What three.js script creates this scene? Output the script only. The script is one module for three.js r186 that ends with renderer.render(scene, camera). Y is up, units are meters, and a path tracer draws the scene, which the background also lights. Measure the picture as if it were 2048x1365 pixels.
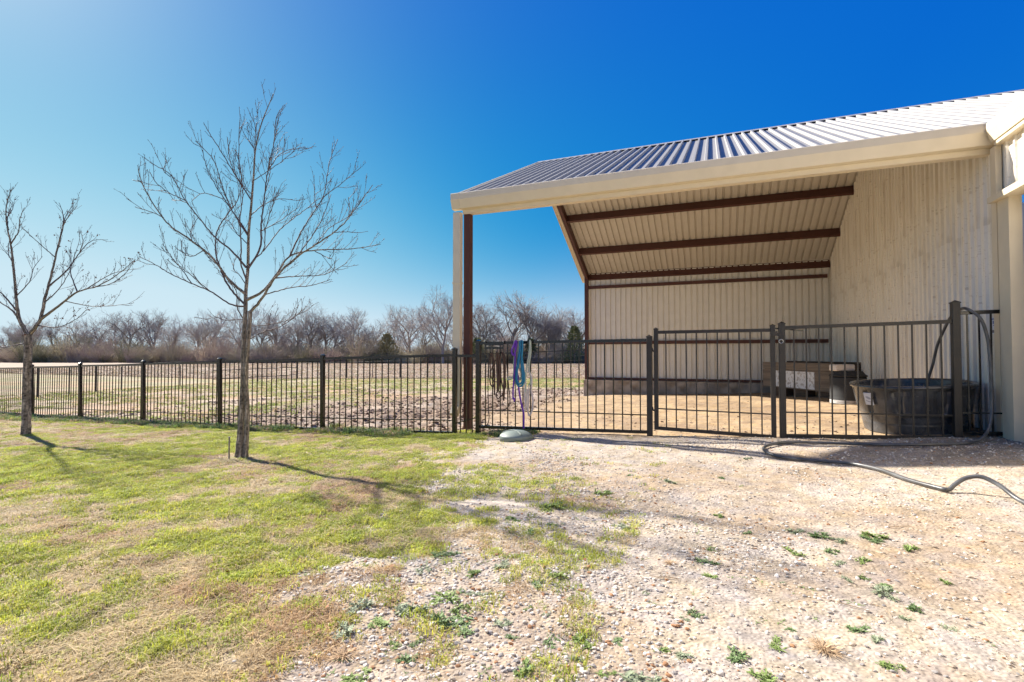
import * as THREE from 'three';
import { mergeGeometries } from 'three/addons/utils/BufferGeometryUtils.js';
import { RoundedBoxGeometry } from 'three/addons/geometries/RoundedBoxGeometry.js';

// ---------------------------------------------------------------- camera, sky, sun, exposure
const scene = new THREE.Scene();
const camera = new THREE.PerspectiveCamera(68.1, 1024 / 682, 0.1, 1500);
const YAW = Math.atan2(0.371, 0.929), PITCH = Math.atan(25.5 / 1010);
camera.position.set(3.446, 1.16, 6.66);
camera.rotation.set(PITCH, YAW, 0, 'YXZ');
const EXPOSURE = 2.85;
const SUN_INTENSITY = 4.8;
const sunDir = new THREE.Vector3(-0.788, 0.572, -0.246).normalize();

const renderer = new THREE.WebGLRenderer({ antialias: true });
renderer.setSize(1024, 682);
renderer.toneMapping = THREE.LinearToneMapping;
renderer.toneMappingExposure = EXPOSURE;
renderer.shadowMap.enabled = true;

const clamp = (x, a, b) => Math.min(b, Math.max(a, x));
const lerp = (a, b, t) => a + (b - a) * t;
const ss = (a, b, x) => { const t = clamp((x - a) / (b - a), 0, 1); return t * t * (3 - 2 * t); };

{ // clear winter sky: deep blue, paling towards the horizon and round the sun
  const W = 1024, H = 512, data = new Float32Array(W * H * 4);
  for (let j = 0; j < H; j++) for (let i = 0; i < W; i++) {
    const el = ((j + 0.5) / H - 0.5) * Math.PI, az = ((i + 0.5) / W - 0.5) * 2 * Math.PI;
    const d = new THREE.Vector3(Math.cos(el) * Math.cos(az), Math.sin(el), Math.cos(el) * Math.sin(az));
    const g = THREE.MathUtils.radToDeg(Math.acos(clamp(d.dot(sunDir), -1, 1)));
    const e = Math.max(0, THREE.MathUtils.radToDeg(el));
    const near = 0.7 * Math.exp(-((e / 24) ** 2)) * Math.max(0.16, 1 - g / 90);
    const back = ss(80, 150, g);
    let c = [0.001 + 0.03 * back + near * 0.04, 0.114 + 0.06 * back + near * 0.82, 0.62 + near * 0.25];
    const e0 = lerp(13.5, 6.8, ss(22, 56, g));
    let w = Math.max(1.0 * Math.exp(-g / 12), 0) + Math.exp(-((e / e0) ** 1.7)) * 0.93;
    w = w / (1 + Math.max(0, w - 0.75) * 0.9); w = Math.min(w, 0.96);
    const white = [0.84, 0.91, 0.96];
    const k = (j * W + i) * 4;
    const wn = [Math.pow(w, 1.16), Math.pow(w, 0.92), Math.pow(w, 0.85)];
    for (let n = 0; n < 3; n++) data[k + n] = lerp(c[n], white[n], wn[n]) / EXPOSURE;
    data[k + 3] = 1;
  }
  const sky = new THREE.DataTexture(data, W, H, THREE.RGBAFormat, THREE.FloatType);
  sky.mapping = THREE.EquirectangularReflectionMapping;
  sky.magFilter = THREE.LinearFilter; sky.needsUpdate = true;
  scene.background = sky; scene.environment = sky;
}
const sun = new THREE.DirectionalLight(new THREE.Color(1.0, 0.93, 0.82), SUN_INTENSITY);
sun.position.copy(sunDir).multiplyScalar(60); sun.target.position.set(0, 0, 0);
sun.castShadow = true; sun.shadow.mapSize.set(4096, 4096); sun.shadow.radius = 1.7;
Object.assign(sun.shadow.camera, { left: -40, right: 40, top: 40, bottom: -40, near: 1, far: 160 });
scene.add(sun, sun.target);

// ---------------------------------------------------------------- helpers
const V = (x, y, z) => new THREE.Vector3(x, y, z);
const C = (r, g, b) => new THREE.Color().setRGB(r, g, b);
let seed = 12345;
function reseed(s) { seed = s >>> 0; }
function rnd() { seed = (seed + 0x6D2B79F5) >>> 0; let t = seed; t = Math.imul(t ^ (t >>> 15), t | 1); t ^= t + Math.imul(t ^ (t >>> 7), t | 61); return ((t ^ (t >>> 14)) >>> 0) / 4294967296; }
const rr = (a, b) => a + (b - a) * rnd();
function hash(x, y, s) { let h = Math.imul(x, 374761393) + Math.imul(y, 668265263) + Math.imul(s, 974634541); h = Math.imul(h ^ (h >>> 13), 1274126177); return ((h ^ (h >>> 16)) >>> 0) / 4294967296; }
function vn(x, y, s = 0, per = 0) {
  const xi = Math.floor(x), yi = Math.floor(y), fx = x - xi, fy = y - yi;
  const u = fx * fx * (3 - 2 * fx), v = fy * fy * (3 - 2 * fy);
  const m = per ? (q) => ((q % per) + per) % per : (q) => q;
  const x0 = m(xi), x1 = m(xi + 1), y0 = m(yi), y1 = m(yi + 1);
  return lerp(lerp(hash(x0, y0, s), hash(x1, y0, s), u), lerp(hash(x0, y1, s), hash(x1, y1, s), u), v);
}
function fbm(x, y, oct = 4, s = 0, per = 0) { let a = 0.5, f = 1, t = 0, n = 0; for (let i = 0; i < oct; i++) { t += a * vn(x * f, y * f, s + i * 17, per ? per * f : 0); n += a; a *= 0.5; f *= 2; } return t / n; }

const used = new Map();
function uniq(name) { const n = used.get(name) || 0; used.set(name, n + 1); return n ? name + '_' + String(n).padStart(3, '0') : name; }
function shade(o) { o.traverse((m) => { if (m.isMesh) { m.castShadow = true; m.receiveShadow = true; } }); return o; }
function thing(name, label, category, pos = [0, 0, 0], group) {
  const g = new THREE.Group(); g.name = uniq(name); g.position.set(...pos);
  g.userData = { label, category }; if (group) g.userData.group = group;
  scene.add(g); return g;
}
function part(parent, name, geo, mat, pos, rot) {
  const m = new THREE.Mesh(geo, mat); m.name = name; m.castShadow = m.receiveShadow = true;
  if (pos) m.position.set(...pos); if (rot) m.rotation.set(...rot);
  parent.add(m); return m;
}
const boxCache = new Map();
function box(w, h, d) { // box whose uv are metres
  const key = w.toFixed(4) + '|' + h.toFixed(4) + '|' + d.toFixed(4);
  if (!boxCache.has(key)) {
    const g = new THREE.BoxGeometry(w, h, d), uv = g.attributes.uv, dims = [[d, h], [d, h], [w, d], [w, d], [w, h], [w, h]];
    for (let i = 0; i < 24; i++) { const [a, b] = dims[i >> 2]; uv.setXY(i, uv.getX(i) * a, uv.getY(i) * b); }
    boxCache.set(key, g);
  }
  return boxCache.get(key);
}
const unitBox = new THREE.BoxGeometry(1, 1, 1);
function bar(parent, name, a, b, w, d, mat) { // straight bar from a to b, w across, d deep
  const m = new THREE.Mesh(unitBox, mat); m.name = name; m.castShadow = m.receiveShadow = true;
  const dir = b.clone().sub(a), L = dir.length(); dir.normalize();
  const side = Math.abs(dir.y) > 0.9 ? V(1, 0, 0) : V(0, 1, 0);
  const z = V(0, 0, 0).crossVectors(side, dir).normalize(), x = V(0, 0, 0).crossVectors(dir, z).normalize();
  const mtx = new THREE.Matrix4().makeBasis(x, dir, z);
  m.quaternion.setFromRotationMatrix(mtx); m.scale.set(w, L, d); m.position.copy(a).add(b).multiplyScalar(0.5);
  parent.add(m); return m;
}
class Soup {
  constructor() { this.p = []; this.n = []; this.u = []; this.i = []; }
  tube(pts, rad, seg = 6, twist = 0) {
    const P = pts, N = P.length; let ref = Math.abs(P[1].clone().sub(P[0]).normalize().y) > 0.9 ? V(1, 0, 0) : V(0, 1, 0), len = 0;
    const base = this.p.length / 3;
    for (let k = 0; k < N; k++) {
      const t = P[Math.min(N - 1, k + 1)].clone().sub(P[Math.max(0, k - 1)]).normalize();
      const s = V(0, 0, 0).crossVectors(ref, t); if (s.lengthSq() < 1e-6) s.set(t.y, t.z, t.x).cross(t); s.normalize();
      const q = V(0, 0, 0).crossVectors(t, s); ref = q.clone();
      if (k) len += P[k].distanceTo(P[k - 1]);
      const r = typeof rad === 'number' ? rad : rad[k];
      for (let j = 0; j <= seg; j++) {
        const a = j / seg * Math.PI * 2, c = Math.cos(a), d = Math.sin(a);
        const nx = q.x * c + s.x * d, ny = q.y * c + s.y * d, nz = q.z * c + s.z * d;
        this.p.push(P[k].x + nx * r, P[k].y + ny * r, P[k].z + nz * r); this.n.push(nx, ny, nz); this.u.push(j / seg, len);
      }
    }
    for (let k = 0; k < N - 1; k++) for (let j = 0; j < seg; j++) { const a = base + k * (seg + 1) + j, b = a + seg + 1; this.i.push(a, b, a + 1, b, b + 1, a + 1); }
    return this;
  }
  tri(a, b, c, n) {
    const k = this.p.length / 3; if (!n) n = b.clone().sub(a).cross(c.clone().sub(a)).normalize();
    for (const v of [a, b, c]) { this.p.push(v.x, v.y, v.z); this.n.push(n.x, n.y, n.z); this.u.push(v.x, v.y); }
    this.i.push(k, k + 1, k + 2); return this;
  }
  quad(a, b, c, d, n) { this.tri(a, b, c, n); this.tri(a, c, d, n); return this; }
  build() {
    const g = new THREE.BufferGeometry();
    g.setAttribute('position', new THREE.Float32BufferAttribute(this.p, 3)); g.setAttribute('normal', new THREE.Float32BufferAttribute(this.n, 3));
    g.setAttribute('uv', new THREE.Float32BufferAttribute(this.u, 2)); g.setIndex(this.i); return g;
  }
}
function smooth(pts, n) { return new THREE.CatmullRomCurve3(pts, false, 'centripetal').getPoints(n); }
function texture(w, h, fn, srgb, rx = 1, ry = 1) {
  const d = new Uint8Array(w * h * 4);
  for (let y = 0; y < h; y++) for (let x = 0; x < w; x++) { const c = fn(x / w, y / h), k = (y * w + x) * 4; d[k] = clamp(c[0], 0, 1) * 255; d[k + 1] = clamp(c[1], 0, 1) * 255; d[k + 2] = clamp(c[2], 0, 1) * 255; d[k + 3] = 255; }
  const t = new THREE.DataTexture(d, w, h, THREE.RGBAFormat); t.wrapS = t.wrapT = THREE.RepeatWrapping; t.magFilter = THREE.LinearFilter; t.minFilter = THREE.LinearMipmapLinearFilter; t.generateMipmaps = true;
  if (srgb) t.colorSpace = THREE.SRGBColorSpace; t.repeat.set(rx, ry); t.needsUpdate = true; return t;
}
const gray = (v) => [v, v, v];

// ---------------------------------------------------------------- materials
const std = (o) => new THREE.MeshStandardMaterial({ roughness: 0.8, metalness: 0, ...o });
const streak = texture(512, 512, (u, v) => { // runs of grime down painted sheet metal, a few rusty screw spots
  let s = 0.965 + 0.03 * (fbm(u * 48, v * 3, 3, 5, 0) - 0.5) + 0.05 * (fbm(u * 8, v * 8, 4, 9, 8) - 0.5);
  const run = ss(0.62, 0.86, vn(u * 64, v * 2, 31, 0)) * 0.045; s -= run;
  const sp = ss(0.80, 0.86, vn(u * 150, v * 190, 33)) * 0.09 * ss(0.45, 0.6, fbm(u * 6, v * 6, 3, 35)) + ss(0.6, 0.75, fbm(u * 20, v * 5, 4, 37)) * 0.06; s -= sp;
  return [s, s - run * 0.25 - sp * 0.15, s - run * 0.6 - sp * 0.35];
}, true, 1 / 1.83, 1 / 2.4);
const fine = texture(512, 512, (u, v) => gray(0.96 + 0.05 * (fbm(u * 16, v * 16, 5, 3, 16) - 0.5)), true, 0.5, 0.5);
const blotch = texture(512, 512, (u, v) => gray(0.45 + 0.9 * (fbm(u * 8, v * 8, 5, 71, 8) - 0.5)), false, 1, 1);
const M = {};
M.cream = std({ color: C(0.85, 0.82, 0.745), map: fine, roughness: 0.46 });
M.creamTrim = std({ color: C(0.71, 0.615, 0.45), map: fine, roughness: 0.42 });
M.roof = std({ color: C(0.315, 0.305, 0.29), map: fine, roughness: 0.58 });
M.roofUnder = std({ color: C(0.62, 0.58, 0.515), map: fine, roughness: 0.5 });
M.wallWhite = std({ color: C(0.85, 0.80, 0.705), map: streak, roughness: 0.46 });
M.primer = std({ color: C(0.088, 0.030, 0.022), map: fine, roughness: 0.6 });
M.black = std({ color: C(0.013, 0.012, 0.0115), roughness: 0.42, roughnessMap: blotch });
M.blackWorn = std({ color: C(0.034, 0.030, 0.028), map: texture(256, 512, (u, v) => { const n = fbm(u * 12, v * 24, 5, 41, 0); const k = ss(0.56, 0.66, n); return [0.62 + k * 0.4, 0.62 + k * 0.28, 0.62 + k * 0.18]; }, true, 3, 1), roughness: 0.5 });
M.oldPipe = std({ color: C(0.055, 0.045, 0.04), roughness: 0.7 });
M.wire = std({ color: C(0.22, 0.20, 0.19), roughness: 0.5, metalness: 0.6 });
M.concrete = std({ color: C(0.70, 0.62, 0.53), map: texture(512, 512, (u, v) => { const n = fbm(u * 8, v * 8, 5, 77, 8), k = ss(0.55, 0.75, fbm(u * 4, v * 4, 3, 12, 4)); return [0.78 + 0.4 * (n - 0.5) - 0.1 * k, 0.78 + 0.4 * (n - 0.5) - 0.13 * k, 0.78 + 0.4 * (n - 0.5) - 0.17 * k]; }, true, 0.8, 0.8), bumpMap: blotch, bumpScale: 0.006, roughness: 0.95 });
M.tank = std({ color: C(0.115, 0.12, 0.13), map: texture(512, 512, (u, v) => gray(0.75 + 0.5 * (fbm(u * 10, v * 10, 5, 19, 10) - 0.5)), true, 1, 1), roughness: 0.5, roughnessMap: blotch });
M.barrel = std({ color: C(0.026, 0.028, 0.032), map: fine, roughness: 0.72 });
M.salt = std({ color: C(0.75, 0.68, 0.62), roughness: 0.6, map: fine });
M.hose = std({ color: C(0.16, 0.162, 0.165), map: texture(64, 512, (u, v) => gray(0.72 + 0.5 * (fbm(u * 4, v * 24, 4, 91, 0) - 0.5)), true, 1, 0.6), roughness: 0.34 });
const grain = (s) => texture(512, 256, (u, v) => { const y = v * 1 + 0.08 * fbm(u * 3, v * 3, 3, s, 0); const r = 0.5 + 0.5 * Math.sin((y * 16 + 2.2 * fbm(u * 2, v * 5, 3, s + 4, 0)) * 6.283); const f = fbm(u * 10, v * 110, 3, s + 8, 0), b = fbm(u * 3, v * 4, 4, s + 2, 0); const k = 0.62 + 0.16 * r + 0.38 * (f - 0.5) + 0.3 * (b - 0.5); return [k, k * 0.96, k * 0.91]; }, true, 0.6, 2.2);
M.wood = std({ color: C(0.42, 0.355, 0.30), map: grain(3), roughness: 0.9, bumpMap: blotch, bumpScale: 0.003 });
M.woodDark = std({ color: C(0.24, 0.17, 0.125), map: grain(23), roughness: 0.92 });
M.woodPaint = std({ color: C(0.80, 0.80, 0.81), map: texture(512, 256, (u, v) => { const n = fbm(u * 26 + 3 * fbm(u * 8, v * 8, 3, 2), v * 22, 4, 61), k = ss(0.56, 0.63, n), e = ss(0.5, 0.68, fbm(u * 5, v * 4, 3, 88)); const q = Math.max(k * 0.8, e * k); return [0.95 - 0.22 * q, 0.95 - 0.25 * q, 0.95 - 0.28 * q]; }, true, 1, 1), roughness: 0.85 });
M.bark = std({ color: C(0.53, 0.465, 0.39), map: texture(256, 512, (u, v) => { const a = fbm(u * 8, v * 26, 5, 6, 0), b = ss(0.5, 0.66, fbm(u * 4, v * 64, 3, 8, 0)), l = ss(0.55, 0.7, fbm(u * 5, v * 8, 3, 28, 0)); const k = 0.62 + 0.5 * (a - 0.45) - 0.16 * b + 0.2 * l; return [k, k * 0.98, k * 0.95]; }, true, 2, 0.9), bumpMap: texture(256, 512, (u, v) => gray(fbm(u * 10, v * 44, 4, 7, 0)), false, 2, 0.9), bumpScale: 0.009, roughness: 0.95 });
M.twig = std({ color: C(0.095, 0.066, 0.066), roughness: 0.75 });
M.farBark = std({ color: C(0.20, 0.155, 0.13), roughness: 0.95 });
M.farTwig = std({ color: C(0.20, 0.155, 0.135), roughness: 0.95 });
M.brush = std({ color: C(0.25, 0.175, 0.13), roughness: 1 });
M.cedar = std({ color: C(0.15, 0.17, 0.075), roughness: 0.95 });
M.dirtyGreen = std({ color: C(0.17, 0.21, 0.19), map: fine, roughness: 0.55 });
M.deadLeaf = std({ color: C(0.16, 0.045, 0.022), roughness: 0.8, side: THREE.DoubleSide });
M.leather = std({ color: C(0.055, 0.024, 0.014), roughness: 0.55 });
M.darkRope = std({ color: C(0.045, 0.035, 0.028), roughness: 0.85 });
M.purple = std({ color: C(0.13, 0.028, 0.34), roughness: 0.7 });
M.teal = std({ color: C(0.012, 0.16, 0.29), roughness: 0.7 });
M.sage = std({ color: C(0.36, 0.40, 0.33), roughness: 0.8 });
M.paleRope = std({ color: C(0.55, 0.47, 0.44), roughness: 0.85 });
M.steel = std({ color: C(0.5, 0.5, 0.5), metalness: 0.9, roughness: 0.35 });

// ---------------------------------------------------------------- terrain
// x runs along the front of the shed to the right, z towards the yard, y up; the shed's front left post stands at the origin
function G(x, z) {
  const v = -z, uc = clamp(x, -30, 7.5);
  let g = 0.034 * uc + 0.008 * (Math.sqrt(uc * uc + 1) - 1);
  g *= 1 - 0.5 * ss(0, 6, -v); g *= 1 - 0.7 * ss(8, 40, v); g -= 0.006 * Math.max(v - 4, 0);
  g += (0.045 * ss(-0.5, 1.5, x) + 0.05 * ss(4.5, 6.2, x)) * (1 - ss(1, 4, -v)) * (1 - ss(3, 9, v));
  return g;
}
const edgeZ = [-2, 0.12, 0.75, 2.06, 3.13, 3.8, 4.3, 4.7, 5.0, 5.33, 9], edgeX = [1.2, 1.15, 0.6, 0.95, 1.75, 2.1, 2.02, 1.93, 1.93, 2.0, 2.3];
function lawnEdge(z) { let k = 0; while (k < edgeZ.length - 2 && z > edgeZ[k + 1]) k++; return lerp(edgeX[k], edgeX[k + 1], clamp((z - edgeZ[k]) / (edgeZ[k + 1] - edgeZ[k]), 0, 1)); }
function zones(x, z) { // how much of each cover lies here
  const n1 = fbm(x * 0.9, z * 0.9, 4, 100), n2 = fbm(x * 3.1, z * 3.1, 4, 200), n3 = fbm(x * 0.35, z * 0.35, 3, 300);
  const o = { lawn: 0, sand: 0, floor: 0, field: 0, mud: 0, green: 0, n1, n2, n3 };
  if (z > 0.16) {
    o.lawn = ss(0.22, -0.3, x - lawnEdge(z) + (n1 - 0.5) * 1.2 + (n2 - 0.5) * 1.3 + (fbm(x * 11, z * 11, 2, 140) - 0.5) * 0.9);
    const streaky = 0.42 * fbm(x * 0.75 + z * 0.35, z * 1.9 - x * 0.3, 4, 110) + 0.33 * fbm(x * 2.6, z * 3.6, 4, 120) + 0.25 * fbm(x * 7, z * 9, 3, 130);
    const cover = -0.055 * ss(4.0, 5.2, z - 0.25 * x) + 0.04 * ss(-6, -2, x) + 0.014;
    o.green = ss(0.445, 0.545, streaky + cover - 0.085 * ss(3.4, 2.2, Math.hypot(x - 3.45, z - 6.66)) - 0.03 * ss(-5, -9, x));
    return o;
  }
  if (x > -2.5 && x < 6.4 && z > -7.9) { o.floor = ss(-0.7, 0.9, x + (n1 - 0.5) * 2.6 + (n2 - 0.5) * 1.4); if (x > 1) o.floor = 1; if (o.floor >= 1) return o; }
  const inPaddock = ss(-21.5, -19.5, z + (n1 - 0.5) * 2);
  o.field = 1 - inPaddock;
  o.sand = inPaddock * ss(-6.4, -3.4, x + z * 0.1 + (n1 - 0.5) * 4) * ss(-12.5, -9, z + (n1 - 0.5) * 3);
  o.mud = inPaddock * ss(0.40, 0.58, fbm(x * 0.8 + 7, z * 0.8, 4, 420)) * ss(-14, -6, z);
  o.sand *= 1 - o.floor; o.mud *= 1 - o.floor; o.field *= 1 - o.floor;
  o.green = (1 - o.floor) * clamp((0.22 + 0.36 * ss(-8, -11, z) + (n1 - 0.5) * 2.4 + (n2 - 0.5) * 1.4) * (inPaddock * (1 - o.sand) + 0.15 * ss(-60, -20, z)), 0, 1);
  return o;
}
function micro(x, z, q) { // small relief
  const yard = z > 0.16 ? 1 - q.lawn : 0;
  let h = (fbm(x * 2.2, z * 2.2, 3, 11) - 0.5) * 0.03;
  h += yard * ((fbm(x * 9, z * 9, 3, 15) - 0.5) * 0.014 + (fbm(x * 0.7, z * 3 + x * 0.9, 2, 19) - 0.5) * 0.03);
  h += q.lawn * ((fbm(x * 6, z * 6, 3, 12) - 0.5) * 0.04 + (q.n1 - 0.5) * 0.03);
  if (z < 0.16) { const near = ss(-24, -6, z); h += near * ((q.sand * 0.7 + q.mud * 0.5) * (fbm(x * 3.5, z * 3.5, 3, 14) - 0.5) * 0.16 + (1 - q.floor) * (fbm(x * 5, z * 5, 2, 16) - 0.5) * 0.05); }
  return h;
}
function H(x, z) { return G(x, z) + micro(x, z, zones(x, z)); }
function axis(lo, a, b, hi, step, growth) {
  const out = []; let s = step, t = a; const left = [];
  while (t > lo) { s *= growth; t -= s; left.push(Math.max(t, lo)); }
  out.push(...left.reverse()); for (t = a; t < b; t += step) out.push(t);
  s = step; while (t < hi) { out.push(t); s *= growth; t += s; } out.push(hi); return out;
}
{
  const xs = axis(-420, -3.5, 6.6, 420, 0.05, 1.035), zs = axis(-700, -0.9, 5.9, 120, 0.045, 1.035).sort((a, b) => a - b);
  const nx = xs.length, nz = zs.length, pos = new Float32Array(nx * nz * 3), col = new Float32Array(nx * nz * 3), uv = new Float32Array(nx * nz * 2), idx = [];
  const mix3 = (a, b, t) => [lerp(a[0], b[0], t), lerp(a[1], b[1], t), lerp(a[2], b[2], t)];
  for (let j = 0; j < nz; j++) for (let i = 0; i < nx; i++) {
    const x = xs[i], z = zs[j], k = j * nx + i, q = zones(x, z);
    pos[k * 3] = x; pos[k * 3 + 1] = G(x, z) + micro(x, z, q); pos[k * 3 + 2] = z; uv[k * 2] = x / 2.3; uv[k * 2 + 1] = z / 2.3;
    const fineN = vn(x * 14, z * 14, 51), n4 = fbm(x * 7, z * 7, 3, 52);
    let c;
    if (z > 0.16) {
      const tan = mix3([0.435, 0.365, 0.29], [0.365, 0.28, 0.20], ss(0.42, 0.6, fbm(x * 0.8 + 3, z * 1.4, 5, 60)));
      c = mix3(tan, [0.43, 0.375, 0.31], ss(0.5, 0.64, n4) * 0.3);
      const thatch = mix3(mix3([0.37, 0.285, 0.16], [0.31, 0.20, 0.105], ss(0.45, 0.62, fbm(x * 1.3, z * 1.3, 3, 63))), [0.25, 0.27, 0.05], q.green * 0.6);
      c = mix3(c, thatch, q.lawn * (0.75 + 0.25 * fineN));
      const wet = ss(0.35, 0.55, fbm(x * 1.1, z * 1.5, 3, 66)) * ss(4.3, 5.2, x) * ss(1.6, 1.0, z); // damp soil where the hose drips
      c = mix3(c, [0.24, 0.19, 0.15], wet * 0.7);
      c = mix3([0.40, 0.29, 0.175], c, ss(0.16, 0.5, z));
    } else {
      let bed = mix3([0.43, 0.305, 0.18], [0.34, 0.235, 0.14], ss(0.42, 0.66, fbm(x * 1.6, z * 1.6, 4, 70)));
      bed = mix3(bed, [0.24, 0.15, 0.085], ss(0.6, 0.75, n4) * 0.6);
      const dry = mix3([0.43, 0.32, 0.215], [0.34, 0.235, 0.145], ss(0.4, 0.62, q.n1));
      c = mix3(dry, [0.24, 0.26, 0.06], q.green * 0.75);
      c = mix3(c, [0.43, 0.235, 0.105], (1 - q.sand) * (1 - q.field) * ss(0.5, 0.64, fbm(x * 0.5, z * 0.7, 3, 74)) * 0.6);
      c = mix3(c, mix3([0.40, 0.315, 0.24], [0.31, 0.215, 0.15], ss(0.45, 0.6, q.n1)), q.sand);
      c = mix3(c, [0.21, 0.135, 0.09], q.mud * 0.6 * (0.4 + 0.9 * fineN));
      c = mix3(c, [0.345, 0.255, 0.18], q.field * 0.8);
      c = mix3(c, bed, q.floor);
    }
    const vary = z > 0.16 ? 0.90 + 0.16 * fineN : 0.80 + 0.36 * fineN; for (let n = 0; n < 3; n++) col[k * 3 + n] = c[n] * vary;
  }
  for (let j = 0; j < nz - 1; j++) for (let i = 0; i < nx - 1; i++) { const a = j * nx + i; idx.push(a, a + nx, a + 1, a + 1, a + nx, a + nx + 1); }
  const g = new THREE.BufferGeometry();
  g.setAttribute('position', new THREE.BufferAttribute(pos, 3)); g.setAttribute('color', new THREE.BufferAttribute(col, 3)); g.setAttribute('uv', new THREE.BufferAttribute(uv, 2)); g.setIndex(idx); g.computeVertexNormals();
  const speck = (u, v) => { const a = fbm(u * 64, v * 64, 3, 201, 64), b = fbm(u * 10, v * 10, 4, 202, 10), c = vn(u * 300, v * 300, 203, 300); return 0.90 + 0.30 * (a - 0.5) + 0.16 * (b - 0.5) + 0.18 * (c - 0.5); };
  const mat = std({ vertexColors: true, roughness: 0.97, map: texture(1024, 1024, (u, v) => { const s = speck(u, v), t = (fbm(u * 24, v * 24, 3, 210, 24) - 0.5) * 0.16; return [s + t * 0.3, s, s - t]; }, true), bumpMap: texture(1024, 1024, (u, v) => gray(0.5 + 0.45 * (fbm(u * 64, v * 64, 4, 205, 64) - 0.5) + 0.5 * (vn(u * 220, v * 220, 206, 220) - 0.5)), false), bumpScale: 0.009 });
  const ground = new THREE.Mesh(g, mat); ground.name = 'ground'; ground.receiveShadow = true; ground.castShadow = true; ground.userData = { kind: 'structure', label: 'lawn, gravel yard, paddock and dry pasture ground' }; scene.add(ground);
}

// ---------------------------------------------------------------- barn with its open lean-to shed
const PITCHED = 0.482, RIDGE_Z = -3.85, RIDGE_Y = 5.38, BACK_Z = -7.75, WALL_X = 6.15;
const roofY = (z) => RIDGE_Y - PITCHED * Math.abs(z - RIDGE_Z);
function ribbed(O, A, B, N, width, lo, hi, rise = 0.022, pitch = 0.1524, thick = 0.0016) { // ribbed steel sheet: ribs run along B, repeat along A, stand out along N
  const prof = []; const n = Math.round(width / pitch), p = width / n;
  for (let k = 0; k < n; k++) { const a = k * p; prof.push([a, 0], [a + p * 0.68, 0], [a + p * 0.735, rise], [a + p * 0.925, rise], [a + p * 0.98, 0]); }
  prof.push([width, 0]);
  const pos = [], uv = [], nor = [], idx = [[], []];
  const at = (a, b, h) => O.clone().addScaledVector(A, a).addScaledVector(B, b).addScaledVector(N, h);
  for (let s = 0; s < 2; s++) for (let k = 0; k < prof.length - 1; k++) {
    const [a0, h0] = prof[k], [a1, h1] = prof[k + 1], off = s ? -thick : 0;
    const l0 = lo(a0), l1 = lo(a1), u0 = hi(a0), u1 = hi(a1), q = pos.length / 3;
    const c = [at(a0, l0, h0 + off), at(a1, l1, h1 + off), at(a1, u1, h1 + off), at(a0, u0, h0 + off)];
    const t = Math.hypot(a1 - a0, h1 - h0), nn = N.clone().multiplyScalar((a1 - a0) / t).addScaledVector(A, -(h1 - h0) / t).multiplyScalar(s ? -1 : 1);
    c.forEach((w, m) => { pos.push(w.x, w.y, w.z); nor.push(nn.x, nn.y, nn.z); uv.push(m === 1 || m === 2 ? a1 : a0, [l0, l1, u1, u0][m]); });
    const flip = V(0, 0, 0).crossVectors(A, B).dot(N) < 0;
    if ((s === 1) !== flip) idx[s].push(q, q + 2, q + 1, q, q + 3, q + 2); else idx[s].push(q, q + 1, q + 2, q, q + 2, q + 3);
  }
  const g = new THREE.BufferGeometry();
  g.setAttribute('position', new THREE.Float32BufferAttribute(pos, 3)); g.setAttribute('normal', new THREE.Float32BufferAttribute(nor, 3)); g.setAttribute('uv', new THREE.Float32BufferAttribute(uv, 2));
  g.setIndex([...idx[0], ...idx[1]]); g.addGroup(0, idx[0].length, 0); g.addGroup(idx[0].length, idx[1].length, 1); return g;
}
const X = V(1, 0, 0), Y = V(0, 1, 0), Z = V(0, 0, 1);
function extrudeX(profile, x0, x1) { // closed profile of [z, y] pulled along x
  const s = new THREE.Shape(profile.map(([z, y]) => new THREE.Vector2(-z, y)));
  const g = new THREE.ExtrudeGeometry(s, { depth: x1 - x0, bevelEnabled: false }); g.rotateY(Math.PI / 2); g.translate(x0, 0, 0); return g;
}
function extrudeZ(profile, z0, z1) { // closed profile of [x, y] pulled along z
  const s = new THREE.Shape(profile.map(([x, y]) => new THREE.Vector2(x, y)));
  const g = new THREE.ExtrudeGeometry(s, { depth: z1 - z0, bevelEnabled: false }); g.translate(0, 0, z0); return g;
}
const barn = thing('metal_barn', 'cream ribbed metal barn with an open gabled shed and brown steel frame', 'barn');
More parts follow.
